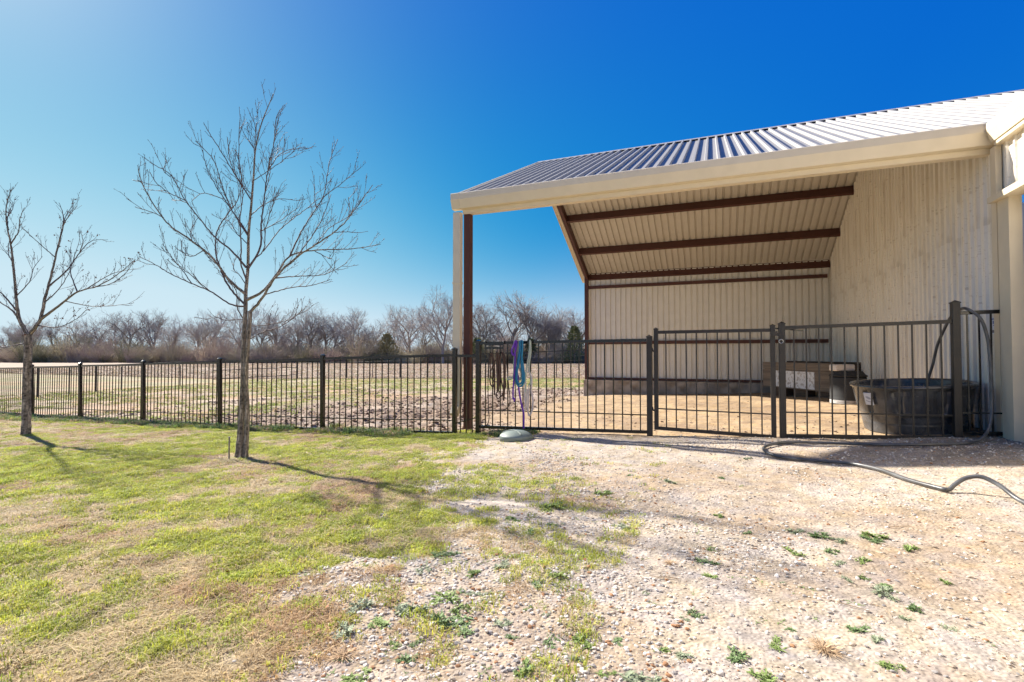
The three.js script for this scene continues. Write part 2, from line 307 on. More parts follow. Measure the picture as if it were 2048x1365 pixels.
{
  const fl = Math.hypot(1, PITCHED), upF = V(0, PITCHED, -1).normalize(), upB = V(0, PITCHED, 1).normalize(), nF = V(0, 1, PITCHED).normalize(), nB = V(0, 1, -PITCHED).normalize();
  const W = 0.9144, x0 = -0.1, lenF = (0.06 - RIDGE_Z) * fl, lenB = (RIDGE_Z + 7.92) * fl;
  const gF = ribbed(V(0, 0, 0), X, upF, nF, W, () => 0, () => lenF, 0.036), gB = ribbed(V(0, 0, 0), X, upB, nB, W, () => 0, () => lenB, 0.036);
  for (let k = 0; k < 10; k++) {
    const dy = 0.0012 * (k % 2);
    part(barn, 'roof_panel', gF, [M.roof, M.roofUnder], [x0 + k * W, roofY(0.06) + dy, 0.06]);
    part(barn, 'roof_panel', gB, [M.roof, M.roofUnder], [x0 + k * W, roofY(-7.92) + dy, -7.92]);
  }
  part(barn, 'ridge_cap', extrudeX([[RIDGE_Z + 0.17, RIDGE_Y - 0.17 * PITCHED + 0.03], [RIDGE_Z + 0.17, RIDGE_Y - 0.17 * PITCHED + 0.036], [RIDGE_Z, RIDGE_Y + 0.042], [RIDGE_Z - 0.17, RIDGE_Y - 0.17 * PITCHED + 0.036], [RIDGE_Z - 0.17, RIDGE_Y - 0.17 * PITCHED + 0.03], [RIDGE_Z, RIDGE_Y + 0.036]], x0 - 0.02, x0 + 10 * W), M.roof);
  // front gutter, its end cap and the fascia behind it
  const gut = [[0.05, 3.505], [0.165, 3.505], [0.175, 3.495], [0.175, 3.41], [0.13, 3.288], [0.05, 3.282]];
  const frontGutter = part(barn, 'gutter', extrudeX(gut, 0.02, 6.13), M.creamTrim);
  part(frontGutter, 'joint_sleeve', extrudeX(gut.map(([z, y]) => [lerp(0.11, z, 1.03), lerp(3.38, y, 1.02)]), 3.02, 3.06), M.creamTrim);
  part(frontGutter, 'gutter_end_cap', extrudeX(gut.map(([z, y]) => [lerp(0.11, z, 1.035), lerp(3.38, y, 1.03)]), -0.115, 0.018), M.creamTrim);
  part(barn, 'fascia', box(6.1, 0.25, 0.03), M.creamTrim, [3.07, 3.36, 0.03]);
  part(barn, 'soffit_strip', box(6.1, 0.012, 0.10), M.creamTrim, [3.07, 3.23, -0.01]);
  // gable trim along the open left side
  for (const [za, zb] of [[0.06, RIDGE_Z], [-7.92, RIDGE_Z]]) {
    const a = V(x0 - 0.012, roofY(za) - 0.075, za), b = V(x0 - 0.012, roofY(zb) - 0.075, zb);
    bar(barn, 'rake_trim', a, b, 0.2, 0.02, M.creamTrim);
    const c = V(x0 + 0.035, roofY(za) - 0.165, za), d = V(x0 + 0.035, roofY(zb) - 0.165, zb);
    bar(barn, 'rake_return', c, d, 0.012, 0.09, M.creamTrim);
  }
  for (const [za, zb] of [[-0.02, RIDGE_Z + 0.01], [-7.74, RIDGE_Z - 0.01]]) for (const x of [0.06]) bar(barn, 'rafter', V(x, roofY(za) - 0.14, za), V(x, roofY(zb) - 0.14, zb), 0.2, 0.075, M.primer);
  // purlins: brown channels across both slopes
  const chan = (d) => { const w = 0.065, t = 0.006; return new THREE.Shape([[0, 0], [w, 0], [w, 0.02], [w - t, 0.02], [w - t, t], [t, t], [t, d - t], [w - t, d - t], [w - t, d - 0.02], [w, d - 0.02], [w, d], [0, d]].map(([a, b]) => new THREE.Vector2(a, b))); };
  const cg = new THREE.ExtrudeGeometry(chan(0.19), { depth: 6.1, bevelEnabled: false }).rotateY(Math.PI / 2).translate(0.03, 0, 0);
  const tilt = Math.atan(PITCHED), cBack = cg.clone().rotateX(-tilt), cFront = cg.clone().rotateX(tilt);
  for (const [z, back] of [[-5.36, 1], [-6.58, 1], [-7.68, 1], [-4.12, 1], [-0.06, 0], [-1.3, 0], [-2.5, 0], [-3.58, 0]]) part(barn, 'purlin', back ? cBack : cFront, M.primer, [0, roofY(z) - 0.2 / Math.cos(tilt), z]);
  // posts
  const post = (x, z, y1, w = 0.1) => part(barn, 'post', box(w, y1 + 0.3, w), M.primer, [x, (y1 - 0.3) / 2, z]);
  post(0.075, -0.03, 3.3); post(0.05, -7.66, 3.35); 
  // downspout beside the front post
  {
    const g = mergeGeometries([box(0.115, 2.82, 0.085).clone().translate(0, 1.83, 0), box(0.115, 0.2, 0.085).clone().rotateX(-0.62).translate(0, 0.36, 0.045)]);
    const ds = part(barn, 'downspout', g, M.creamTrim, [-0.045, 0, 0.075]);
    for (const y of [0.62, 2.2]) part(ds, 'strap', box(0.13, 0.025, 0.1), M.creamTrim, [0, y, 0]);
  }
  // back wall
  for (let k = 0; k < 7; k++) {
    const g = ribbed(V(0, 0, 0), X, Y, V(0, 0, -1), 0.8714, () => 0, () => 3.06, 0.036);
    part(barn, 'wall_panel', g, [M.cream, M.cream], [0.03 + k * 0.8714, 0.41, BACK_Z + 0.0012 * (k % 2)]);
  }
  for (const [y, h] of [[3.075, 0.085], [1.475, 0.09], [0.455, 0.06]]) part(barn, 'girt', box(5.98, h, 0.08), M.primer, [3.07, y, BACK_Z + 0.05]);
  part(barn, 'concrete_curb', box(6.1, 1.0, 0.3), M.concrete, [3.04, -0.085, BACK_Z + 0.09]);
  // long side wall of the barn on the right: z from the yard to beyond the shed
  const heightAt = (z) => (z > 0.06 ? 3.5 : z < -7.9 ? 3.5 : roofY(z) - 0.03);
  const panels = [[0.5, 0.27]]; // [from z, to z]
  for (let z = 0.27; z > -9; z -= W) {
    const g = ribbed(V(0, 0, 0), V(0, 0, -1), Y, V(-1, 0, 0), W, () => 0, (a) => heightAt(z - a) - 0.12, 0.026);
    part(barn, 'wall_panel', g, [M.wallWhite, M.wallWhite], [WALL_X + 0.001 * (Math.round(z * 10) & 1), 0.12, z]);
  }
  for (let k = 0; k < 4; k++) part(barn, 'wall_panel', ribbed(V(0, 0, 0), V(0, 0, -1), Y, V(-1, 0, 0), W, () => 0, () => 0.78, 0.02), [M.wallWhite, M.wallWhite], [WALL_X, 2.7, 0.27 + (k + 1) * W]);
  for (let k = 0; k < 8; k++) part(barn, 'wall_panel', ribbed(V(0, 0, 0), V(0, 0, -1), Y, V(-1, 0, 0), W, () => 0, () => 3.38, 0.02), [M.wallWhite, M.wallWhite], [WALL_X, 0.1, 0.27 + (k + 5) * W]);
  part(barn, 'corner_trim', box(0.05, 3.12, 0.1), M.creamTrim, [WALL_X - 0.035, 1.69, 0.15]);
  part(barn, 'door_jamb', box(0.1, 2.6, 0.2), M.creamTrim, [WALL_X - 0.035, 1.36, 0.38]);
  part(barn, 'door_jamb', box(0.1, 2.6, 0.2), M.creamTrim, [WALL_X - 0.035, 1.36, 3.86]);
  part(barn, 'door_header', box(0.16, 0.06, 3.8), M.creamTrim, [WALL_X - 0.06, 2.69, 2.12]);
  for (let k = 0; k < 4; k++) part(barn, 'door_panel', ribbed(V(0, 0, 0), Y, Z, V(-1, 0, 0), 0.6096, () => 0, () => 3.28, 0.012, 0.0762), [M.wallWhite, M.wallWhite], [WALL_X + 0.06, 0.24 + k * 0.612, 0.48]);
  part(barn, 'concrete_apron', box(0.5, 0.4, 3.8), M.concrete, [WALL_X + 0.2, 0.14, 2.15]);
  { const pos = []; for (let z = 0.2; z > -7.6; z -= 0.1524) for (const y of [0.45, 1.55, 2.65, 3.75]) if (y < heightAt(z) - 0.1) pos.push([z - 0.045, y]);
    const im = new THREE.InstancedMesh(new THREE.CylinderGeometry(0.007, 0.009, 0.008, 6).rotateZ(Math.PI / 2), std({ color: C(0.2, 0.14, 0.1), roughness: 0.7 }), pos.length), mt = new THREE.Matrix4();
    pos.forEach(([z, y], k) => im.setMatrixAt(k, mt.makeTranslation(WALL_X - 0.004, y, z))); im.name = 'screws'; im.userData.kind = 'stuff'; im.castShadow = im.receiveShadow = true; barn.add(im); }
  // eave gutter of the long wall and the barn roof behind it
  part(barn, 'gutter', extrudeZ([[WALL_X - 0.025, 3.49], [WALL_X - 0.115, 3.49], [WALL_X - 0.125, 3.48], [WALL_X - 0.125, 3.40], [WALL_X - 0.09, 3.285], [WALL_X - 0.025, 3.28]], 0.2, 12.2), M.creamTrim);
  part(barn, 'soffit_strip', box(0.1, 0.03, 12), M.creamTrim, [WALL_X - 0.03, 3.26, 6.23]);
  const pm = 0.333, upM = V(1, pm, 0).normalize(), nM = V(-pm, 1, 0).normalize(), lenM = 6.2 * Math.hypot(1, pm);
  const gM = ribbed(V(0, 0, 0), V(0, 0, -1), upM, nM, W, () => 0, () => lenM, 0.026);
  for (let k = 0; k < 13; k++) part(barn, 'roof_panel', gM, [M.roof, M.roofUnder], [WALL_X - 0.02, 3.46, 0.2 + (k + 1) * W]);
  const gM2 = ribbed(V(0, 0, 0), V(0, 0, -1), V(-1, pm, 0).normalize(), V(pm, 1, 0).normalize(), W, () => 0, () => lenM, 0.026);
  for (let k = -9; k < 13; k++) part(barn, 'roof_panel', gM2, [M.roof, M.roofUnder], [WALL_X - 0.06 + 12.4, 3.47, 0.2 + (k + 1) * W]);
  part(barn, 'end_wall', extrudeZ([[WALL_X + 0.03, 0], [WALL_X + 12.2, 0], [WALL_X + 12.2, 3.4], [WALL_X + 6.1, 5.4], [WALL_X + 0.03, 3.4]], 12.0, 12.1), M.wallWhite);
  part(barn, 'end_wall', extrudeZ([[WALL_X + 0.03, 0], [WALL_X + 12.2, 0], [WALL_X + 12.2, 3.4], [WALL_X + 6.1, 5.4], [WALL_X + 0.03, 3.4]], -9.1, -9.0), M.wallWhite);
  part(barn, 'side_wall', box(0.1, 3.5, 21), M.wallWhite, [WALL_X + 12.2, 1.65, 1.5]);
  part(barn, 'sticker', new THREE.PlaneGeometry(0.11, 0.17).rotateY(-Math.PI / 2), std({ roughness: 0.5, map: (() => {
    const cv = document.createElement('canvas'); cv.width = 64; cv.height = 96; const c = cv.getContext('2d'); c.fillStyle = '#c9cfe0'; c.fillRect(0, 0, 64, 96); c.fillStyle = '#3a5aa4'; c.fillRect(44, 0, 20, 70); c.fillRect(0, 6, 48, 8); c.fillRect(14, 20, 30, 18); c.fillRect(20, 44, 26, 6); c.fillStyle = '#55586a'; c.fillRect(6, 74, 24, 16); c.fillStyle = '#d9c9c9'; c.fillRect(34, 72, 30, 24);
    const t = new THREE.CanvasTexture(cv); t.colorSpace = THREE.SRGBColorSpace; return t; })() }), [WALL_X - 0.026, 1.45, 0.02]);
}

// ---------------------------------------------------------------- picket fences and gate
const postCache = new Map();
function postParts(h, w) {
  const key = h.toFixed(2) + '|' + w;
  if (!postCache.has(key)) postCache.set(key, [new RoundedBoxGeometry(w, h, w, 1, w * 0.08).translate(0, h / 2, 0), mergeGeometries([new THREE.ConeGeometry(w * 0.78, w * 0.35, 4, 1).rotateY(Math.PI / 4).translate(0, w * 0.25, 0).toNonIndexed(), new THREE.BoxGeometry(w * 1.12, w * 0.18, w * 1.12).toNonIndexed()])]);
  return postCache.get(key);
}
function upright(parent, name, x, z, y0, y1, w, mat, lean = 0) { // square steel post with its cap
  const h = y1 - y0, [g, c] = postParts(h, w), m = part(parent, name, g, mat, [x, y0, z], [0, 0, lean]); part(m, 'post_cap', c, mat, [0, h, 0]); return m;
}
const fencePost = (parent, x, z, y0, y1, w = 0.06, mat = M.black, lean = 0) => upright(parent, 'post', x, z, y0, y1, w, mat, lean);
function panel(parent, a, b, top, low, bot, n, mat, gap = 0.03, pick = 0.0145) { // pickets and rails between two posts; top/low/bot are heights at a and at b
  const A = V(a[0], 0, a[1]), B = V(b[0], 0, b[1]), d = B.clone().sub(A), L = d.length(), u = d.clone().normalize();
  const at = (s, h) => V(A.x + u.x * s, h, A.z + u.z * s), hh = (q, s) => lerp(q[0], q[1], s / L);
  bar(parent, 'top_rail', at(gap, top[0]), at(L - gap, top[1]), 0.038, 0.038, mat);
  if (low) bar(parent, 'lower_rail', at(gap, low[0]), at(L - gap, low[1]), 0.014, 0.014, mat);
  if (bot) bar(parent, 'bottom_rail', at(gap, bot[0]), at(L - gap, bot[1]), 0.038, 0.038, mat);
  for (let k = 1; k <= n; k++) { const s = L * k / (n + 1), w = (hash(k, Math.round(a[0] * 10), 5) - 0.5) * 0.008; const m = bar(parent, 'picket', at(s + w, (bot ? hh(bot, s) : 0)), at(s, hh(top, s) - 0.015), pick, pick * 0.8, mat); }
}
const fence = thing('picket_fence', 'long black metal picket fence running along the lawn to the shed post', 'fence', [0, 0, 0]);
{
  const px = [0.0, -2.38, -4.74, -7.0, -9.42, -11.65, -14.0, -16.4, -18.8, -21.2], pz = [0.24, 0.25, 0.2, 0.08, -0.12, -0.3, -0.55, -0.8, -1.1, -1.4];
  for (let k = 0; k < px.length; k++) { const g = G(px[k], pz[k]); fencePost(fence, px[k], pz[k], g - 0.1, g + (k ? 1.2 : 1.22), 0.06, M.black, k ? 0.035 * ss(0, 3, k) : 0); }
  for (let k = 0; k < px.length - 1; k++) { const g0 = G(px[k], pz[k]), g1 = G(px[k + 1], pz[k + 1]); panel(fence, [px[k], pz[k]], [px[k + 1], pz[k + 1]], [g0 + 1.13, g1 + 1.15], [g0 + 0.2, g1 + 0.2], [g0 + 0.02, g1 + 0.02], 20, M.black); }
  fencePost(fence, 0.363, 0.22, 0.0, 1.335, 0.064); panel(fence, [0, 0.24], [0.363, 0.22], [1.13, 1.13], [0.17, 0.26], null, 3, M.black);
  fencePost(fence, 2.705, 0.2, 0.05, 1.37, 0.066, M.blackWorn); panel(fence, [0.363, 0.22], [2.705, 0.2], [1.308, 1.33], [0.37, 0.40], [0.135, 0.19], 20, M.black);
}
const gate = thing('picket_gate', 'black metal picket gate hung on hinges between the halter fence and the tank fence', 'gate', [0, 0, 0]);
{
  const a = [2.785, 0.2], b = [4.075, 0.2];
  upright(gate, 'hinge_stile', a[0], a[1], 0.225, 1.465, 0.05, M.blackWorn); upright(gate, 'latch_stile', b[0], b[1], 0.2, 1.48, 0.05, M.blackWorn);
  panel(gate, a, b, [1.425, 1.43], [0.485, 0.47], [0.245, 0.215], 10, M.blackWorn, 0.025, 0.0145);
  for (const y of [1.2, 0.47]) { const s = new Soup().tube(smooth([V(2.735, y + 0.03, 0.2), V(2.748, y, 0.225), V(2.765, y - 0.01, 0.215), V(2.785, y + 0.02, 0.2)], 8), 0.011, 6); part(gate, 'hinge', s.build(), M.blackWorn); }
  part(gate, 'latch', mergeGeometries([box(0.09, 0.03, 0.02).clone().rotateZ(-0.55).translate(0.055, -0.02, 0), box(0.07, 0.05, 0.06).clone()]), M.blackWorn, [4.085, 1.39, 0.235]);
  bar(gate, 'latch_bar', V(4.08, 1.455, 0.165), V(4.39, 1.42, 0.15), 0.016, 0.014, M.black);
  part(gate, 'ring', new THREE.TorusGeometry(0.022, 0.004, 6, 16), M.steel, [4.155, 1.30, 0.245]);
}
const fence2 = thing('picket_fence', 'black metal picket fence in front of the stock tank, ending at the barn wall', 'fence', [0, 0, 0]);
{
  fencePost(fence2, 4.167, 0.2, 0.1, 1.5, 0.066, M.blackWorn); fencePost(fence2, 5.742, 0.2, 0.15, 1.68, 0.068, M.blackWorn);
  panel(fence2, [4.167, 0.2], [5.742, 0.2], [1.455, 1.49], [0.50, 0.53], [0.235, 0.30], 12, M.blackWorn);
  panel(fence2, [5.742, 0.2], [6.12, 0.2], [1.575, 1.58], [0.56, 0.57], [0.36, 0.37], 3, M.black, 0.0);
}

// ---------------------------------------------------------------- pasture fence of pipe and wire
const pasture = thing('pasture_fence', 'low pipe and wire pasture fence crossing the paddock far behind the pickets', 'fence', [0, 0, 0]);
{
  const P = [[-21.7, -5.1, 1.2], [-23.6, -8.2, 1.25], [-25.0, -11.2, 1.32], [-24.8, -15.1, 1.38], [-23.3, -20.3, 1.38], [-19.5, -20.8, 1.36], [-15.2, -20.7, 1.4], [-11.0, -20.6, 1.42], [-6.8, -20.5, 1.46], [-2.6, -20.4, 1.55], [1.6, -20.3, 1.6], [5.8, -20.2, 1.6], [10, -20.1, 1.6], [14, -20, 1.6]];
  const pg = new THREE.CylinderGeometry(0.035, 0.035, 1, 8).translate(0, 0.5, 0), top = [];
  P.forEach(([x, z, h]) => { const y = G(x, z); const m = part(pasture, 'post', pg, M.oldPipe, [x, y - 0.1, z]); m.scale.y = h + 0.1; top.push([x, y, z, h]); });
  for (let k = 0; k < P.length - 1; k++) {
    const [xa, ya, za, ha] = top[k], [xb, yb, zb, hb] = top[k + 1];
    bar(pasture, 'top_rail', V(xa, ya + ha, za), V(xb, yb + hb, zb), 0.05, 0.05, M.oldPipe);
    const isGate = k === 3;
    if (isGate) for (const f of [0.58, 0.2]) bar(pasture, 'gate_rail', V(xa, ya + ha * f, za), V(xb, yb + hb * f, zb), 0.045, 0.045, M.oldPipe);
    const w = new Soup();
    for (const f of [0.12, 0.3, 0.48, 0.64, 0.8]) w.tube([V(xa, ya + ha * f, za), V(xb, yb + hb * f, zb)], 0.0035, 3);
    for (let q = 1; q < 13; q++) { const t = q / 13; w.tube([V(lerp(xa, xb, t), lerp(ya, yb, t) + 0.05, lerp(za, zb, t)), V(lerp(xa, xb, t), lerp(ya, yb, t) + ha * 0.8, lerp(za, zb, t))], 0.0025, 3); }
    part(pasture, 'wire_mesh', w.build(), M.wire).userData.kind = 'stuff';
    const tp = part(pasture, 'line_post', box(0.035, 1.25, 0.035), M.oldPipe, [(xa + xb) / 2, (ya + yb) / 2 + 0.55, (za + zb) / 2]);
  }
}

// ---------------------------------------------------------------- two young bare trees on the lawn
// branches are listed as [x, y] in units of s metres from the foot of the trunk; every branch leaves the plane of the list by its own amount
const across = V(Math.cos(YAW), 0, -Math.sin(YAW)), away = V(-Math.sin(YAW), 0, -Math.cos(YAW));
function youngTree(name, label, foot, s, stems, branches, opt) {
  reseed(opt.seed);
  const t = thing(name, label, 'tree', foot);
  const lib = {};
  const P3 = (x, y, d) => across.clone().multiplyScalar(x * s).addScaledVector(away, d).add(V(0, y * s, 0));
  const depthAt = (b, x, y) => { let best = 1e9, d = 0; for (const q of b.curve) { const e = Math.hypot(q.x - x, q.y - y); if (e < best) { best = e; d = q.d; } } return d; };
  function curveOf(pts, d0, dd) {
    const c = new THREE.CatmullRomCurve3(pts.map(([x, y], i) => V(x, y, d0 + dd * 0.55 * Math.pow(i / (pts.length - 1), 1.2))), false, 'centripetal');
    return c.getPoints(pts.length * 6).map((q) => ({ x: q.x, y: q.y, d: q.z }));
  }
  function twigs(soup, pts, level, r0) { // side shoots along a branch
    const L = []; let tot = 0; for (let i = 1; i < pts.length; i++) { tot += pts[i].distanceTo(pts[i - 1]); L.push(tot); }
    const step = level === 0 ? opt.gap : opt.gap * 0.55; let side = rnd() < 0.5 ? 1 : -1;
    for (let d = tot * (level === 0 ? 0.22 : 0.3); d < tot * 0.97; d += step * rr(0.6, 1.5)) {
      let i = 0; while (L[i] < d && i < L.length - 1) i++;
      const p = pts[i + 1].clone(), dir = pts[i + 1].clone().sub(pts[i]).normalize(); side = -side;
      const perp = V(rr(-1, 1), rr(-0.4, 1), rr(-1, 1)).cross(dir).normalize().multiplyScalar(side);
      const out = dir.clone().multiplyScalar(rr(0.7, 1.1)).addScaledVector(perp, rr(0.4, 0.9)).add(V(0, 0.3, 0)).normalize();
      const len = (level === 0 ? rr(0.07, 0.34) : rr(0.02, 0.09)) * opt.twig * (1 - 0.45 * d / tot);
      const mid = p.clone().addScaledVector(out, len * 0.5).add(V(rr(-1, 1), rr(-0.5, 1), rr(-1, 1)).multiplyScalar(len * 0.04));
      const end = p.clone().addScaledVector(out, len).add(V(0, len * 0.16, 0));
      const r = level === 0 ? 0.003 : 0.002, q = [p, mid, end];
      soup.tube(q, [r, r * 0.8, r * 0.65], 4);
      soup.tube([end.clone().addScaledVector(out, -0.004), end.clone().addScaledVector(out, 0.006), end.clone().addScaledVector(out, 0.014)], [0.0015, 0.0032, 0.001], 4); // bud
      if (level === 0 && len > 0.12) twigs(soup, smooth(q, 6), 1, r);
      if (opt.leaves && rnd() < opt.leaves) leafAt(end);
    }
  }
  const leafSoup = new Soup();
  function leafAt(p) { for (let k = 0; k < 3; k++) { const a = V(rr(-1, 1), rr(-1, 0.4), rr(-1, 1)).normalize(), b = V(rr(-1, 1), rr(-1, 1), rr(-1, 1)).cross(a).normalize(), l = rr(0.015, 0.035), q = p.clone().addScaledVector(a, 0.008 * k); leafSoup.quad(q, q.clone().addScaledVector(a, l * 0.5).addScaledVector(b, l * 0.4), q.clone().addScaledVector(a, l), q.clone().addScaledVector(a, l * 0.5).addScaledVector(b, -l * 0.35)); } }
  for (const [key, pts, r0, r1, lift = 0] of stems) {
    const c = curveOf(pts, lift, 0.0); lib[key] = { curve: c };
    const p = c.map((q) => P3(q.x, q.y, q.d + 0.02 * Math.sin(q.y * 0.02)));
    const so = new Soup(); so.tube(p, p.map((_, i) => { const f = i / (p.length - 1); const flare = 1 + 0.45 * Math.exp(-f * 20) + 0.06 * Math.sin(i * 1.7) * (1 - f); return lerp(r0, r1, Math.pow(f, 0.62)) * flare; }), 12);
    part(t, 'trunk', so.build(), M.bark);
    const tw = new Soup(); const upper = p.slice(Math.floor(p.length * 0.62)); if (upper.length > 3 && key === 'main') { twigs(tw, upper, 0, r1); part(t, 'twigs', tw.build(), M.twig).userData.kind = 'stuff'; }
  }
  for (const [key, parent, dd, r0, pts] of branches) {
    const d0 = parent ? depthAt(lib[parent], pts[0][0], pts[0][1]) : 0;
    const c = curveOf(pts, d0, dd); lib[key] = { curve: c };
    const p = c.map((q) => P3(q.x, q.y, q.d)); p.forEach((q, i) => { if (i > 2) q.add(V(rr(-1, 1), rr(-1, 1), rr(-1, 1)).multiplyScalar(0.004)); });
    const so = new Soup(); so.tube(p, p.map((_, i) => lerp(r0 * 0.86, 0.0033, Math.pow(i / (p.length - 1), 0.6))), r0 > 0.012 ? 8 : 6);
    const br = part(t, 'branch', so.build(), r0 > 0.0185 ? M.bark : M.twig);
    const tw = new Soup(); twigs(tw, p, 0, r0); if (tw.i.length) part(br, 'twigs', tw.build(), M.twig).userData.kind = 'stuff';
  }
  if (leafSoup.i.length) part(t, 'dead_leaves', leafSoup.build(), M.deadLeaf).userData.kind = 'stuff';
  return t;
}
{
  const f = (x, y) => [x / 2.528 + 240 - 483, 915 - (y / 2.528 + 150)], q = (L) => L.map(([x, y]) => f(x, y));
  const stems = [
    ['main', [[-4, -10], [-4, 40], [-3.4, 77], [1, 165], [2.5, 223], ...q([[625, 1180], [622, 1100], [628, 980], [632, 800], [650, 640], [660, 500], [665, 350], [690, 220], [748, 68]])], 0.046, 0.004],
    ['side', [[10, -10], [11, 40], [11.5, 91], [9, 167], [14, 223], [17, 288], ...q([[655, 1195]])], 0.030, 0.022, -0.035]];
  const B = [
    ['A', 'side', -0.5, 0.022, q([[655, 1200], [720, 1130], [790, 1030], [900, 930], [1000, 870], [1100, 810], [1180, 740], [1230, 680], [1305, 590]])],
    ['B', 'main', 0.35, 0.024, q([[630, 1135], [700, 1095], [770, 1000], [830, 905], [960, 870], [1150, 860], [1290, 832]])],
    ['B2', 'B', 0.3, 0.013, q([[830, 905], [870, 800], [920, 700], [985, 585], [1010, 400], [1047, 262]])],
    ['B3', 'B2', -0.3, 0.007, q([[985, 585], [1080, 530], [1200, 455]])],
    ['B4', 'B', 0.4, 0.008, q([[900, 880], [960, 830], [1010, 750], [1100, 680], [1160, 580]])],
    ['B5', 'B2', 0.3, 0.006, q([[955, 640], [930, 590], [917, 510]])],
    ['A2', 'A', -0.4, 0.010, q([[790, 1030], [900, 1025], [1060, 1020], [1185, 970]])],
    ['A3', 'A', 0.4, 0.009, q([[740, 1110], [850, 1075], [960, 1055], [1030, 1020]])],
    ['A4', 'A', 0.5, 0.009, q([[900, 930], [960, 830], [1000, 740], [1020, 650], [1030, 570]])],
    ['A5', 'A', -0.3, 0.006, q([[1000, 900], [1080, 940], [1110, 950]])],
    ['A6', 'A', 0.3, 0.006, q([[1100, 810], [1150, 800], [1200, 795]])],
    ['A7', 'A', -0.2, 0.005, q([[1180, 740], [1190, 700], [1192, 655]])],
    ['L1', 'main', -0.45, 0.021, q([[620, 1105], [540, 1030], [460, 920], [350, 830], [260, 760], [180, 640], [140, 540], [140, 485]])],
    ['L1b', 'L1', 0.2, 0.006, q([[152, 580], [130, 560], [85, 530]])],
    ['L1c', 'L1', -0.3, 0.006, q([[240, 730], [200, 710], [148, 697]])],
    ['L1d', 'L1', 0.3, 0.006, q([[370, 850], [340, 790], [350, 700]])],
    ['L2', 'main', 0.3, 0.014, q([[620, 1170], [550, 1160], [430, 1090], [320, 1045], [200, 990], [110, 940], [25, 900]])],
    ['L2b', 'L2', 0.3, 0.008, q([[330, 1050], [260, 970], [190, 900], [125, 828]])],
    ['L2c', 'L2', -0.35, 0.007, q([[430, 1090], [350, 1010], [285, 940]])],
    ['L2d', 'L1', 0.3, 0.007, q([[420, 890], [350, 915], [290, 890], [260, 820]])],
    ['L3', 'main', 0.6, 0.016, q([[620, 1160], [540, 1080], [480, 980], [440, 870], [435, 770], [480, 670], [520, 590], [530, 470], [490, 390]])],
    ['L4', 'main', -0.55, 0.015, q([[624, 970], [560, 890], [480, 820], [430, 750], [360, 650], [300, 530], [215, 478]])],
    ['L4b', 'L4', -0.2, 0.006, q([[360, 650], [280, 610], [235, 570], [215, 525]])],
    ['L4c', 'L4', 0.25, 0.005, q([[300, 540], [250, 500], [243, 436]])],
    ['L4d', 'L4', 0.3, 0.005, q([[370, 660], [310, 640], [240, 620]])],
    ['L5', 'main', 0.3, 0.012, q([[632, 800], [560, 700], [500, 620], [430, 520], [380, 430], [345, 335]])],
    ['L5b', 'L5', -0.3, 0.006, q([[490, 610], [400, 590], [370, 640]])],
    ['L6', 'main', -0.35, 0.010, q([[650, 630], [590, 530], [530, 420], [480, 330], [445, 260]])],
    ['L7', 'main', -0.5, 0.009, q([[632, 810], [560, 680], [520, 550], [500, 450], [430, 365]])],
    ['L8', 'main', 0.45, 0.008, q([[630, 850], [560, 790], [500, 720], [440, 690]])],
    ['L9', 'main', 0.5, 0.007, q([[625, 1060], [570, 1000], [520, 970], [500, 900]])],
    ['L10', 'main', -0.3, 0.006, q([[655, 600], [600, 540], [560, 440], [560, 330]])],
    ['U1', 'main', 0.3, 0.017, q([[628, 985], [690, 870], [690, 750], [700, 600], [710, 460], [735, 300], [740, 170], [770, 97]])],
    ['U2', 'main', -0.4, 0.012, q([[625, 1030], [605, 960], [610, 850], [612, 720], [635, 600], [620, 430], [635, 240]])],
    ['U3', 'main', 0.2, 0.006, q([[665, 350], [650, 240], [622, 157]])],
    ['U4', 'U1', -0.4, 0.009, q([[660, 930], [720, 880], [740, 780], [790, 650], [808, 585]])],
    ['U5', 'U4', 0.4, 0.008, q([[715, 890], [800, 760], [900, 660], [965, 585]])],
    ['U6', 'U1', 0.3, 0.007, q([[712, 450], [770, 350], [875, 300]])],
    ['U7', 'main', -0.3, 0.006, q([[660, 520], [780, 460], [900, 395]])],
    ['U8', 'U1', -0.3, 0.006, q([[705, 560], [740, 480], [752, 415]])],
    ['U9', 'main', 0.3, 0.006, q([[664, 370], [620, 310], [578, 270]])],
    ['U10', 'U1', 0.4, 0.007, q([[690, 780], [760, 720], [840, 630]])],
    ['U11', 'main', 0.35, 0.007, q([[645, 700], [700, 640], [770, 600], [820, 595]])],
    ['U12', 'U1', -0.3, 0.005, q([[735, 310], [760, 280], [790, 262]])],
    ['S1', 'side', -0.3, 0.009, [[14, 235], [42, 249], [77, 259], [108, 274], [132, 292]]],
    ['S2', 'main', 0.3, 0.008, [[3, 262], [53, 267], [83, 276], [109, 296]]],
    ['S3', 'main', -0.2, 0.006, q([[620, 1235], [530, 1240], [487, 1220]])],
    ['S4', 'main', -0.35, 0.010, q([[625, 1250], [595, 1180], [600, 1090], [570, 1040]])]];
  youngTree('young_tree', 'bare young tree with a forked trunk standing in the lawn before the fence', [-1.654, G(-1.654, 2.352), 2.352], 0.0058, stems, B, { seed: 77, gap: 0.07, twig: 1.1 });
  const f2 = (x, y) => [x / 2.575 - 50, 870 - (y / 2.575 + 150)], p2 = (L) => L.map(([x, y]) => f2(x, y));
  const stems2 = [['main', [[1, -10], [0, 30], [-2, 75], [0, 134], [2, 180], ...p2([[132, 1335]])], 0.064, 0.052]];
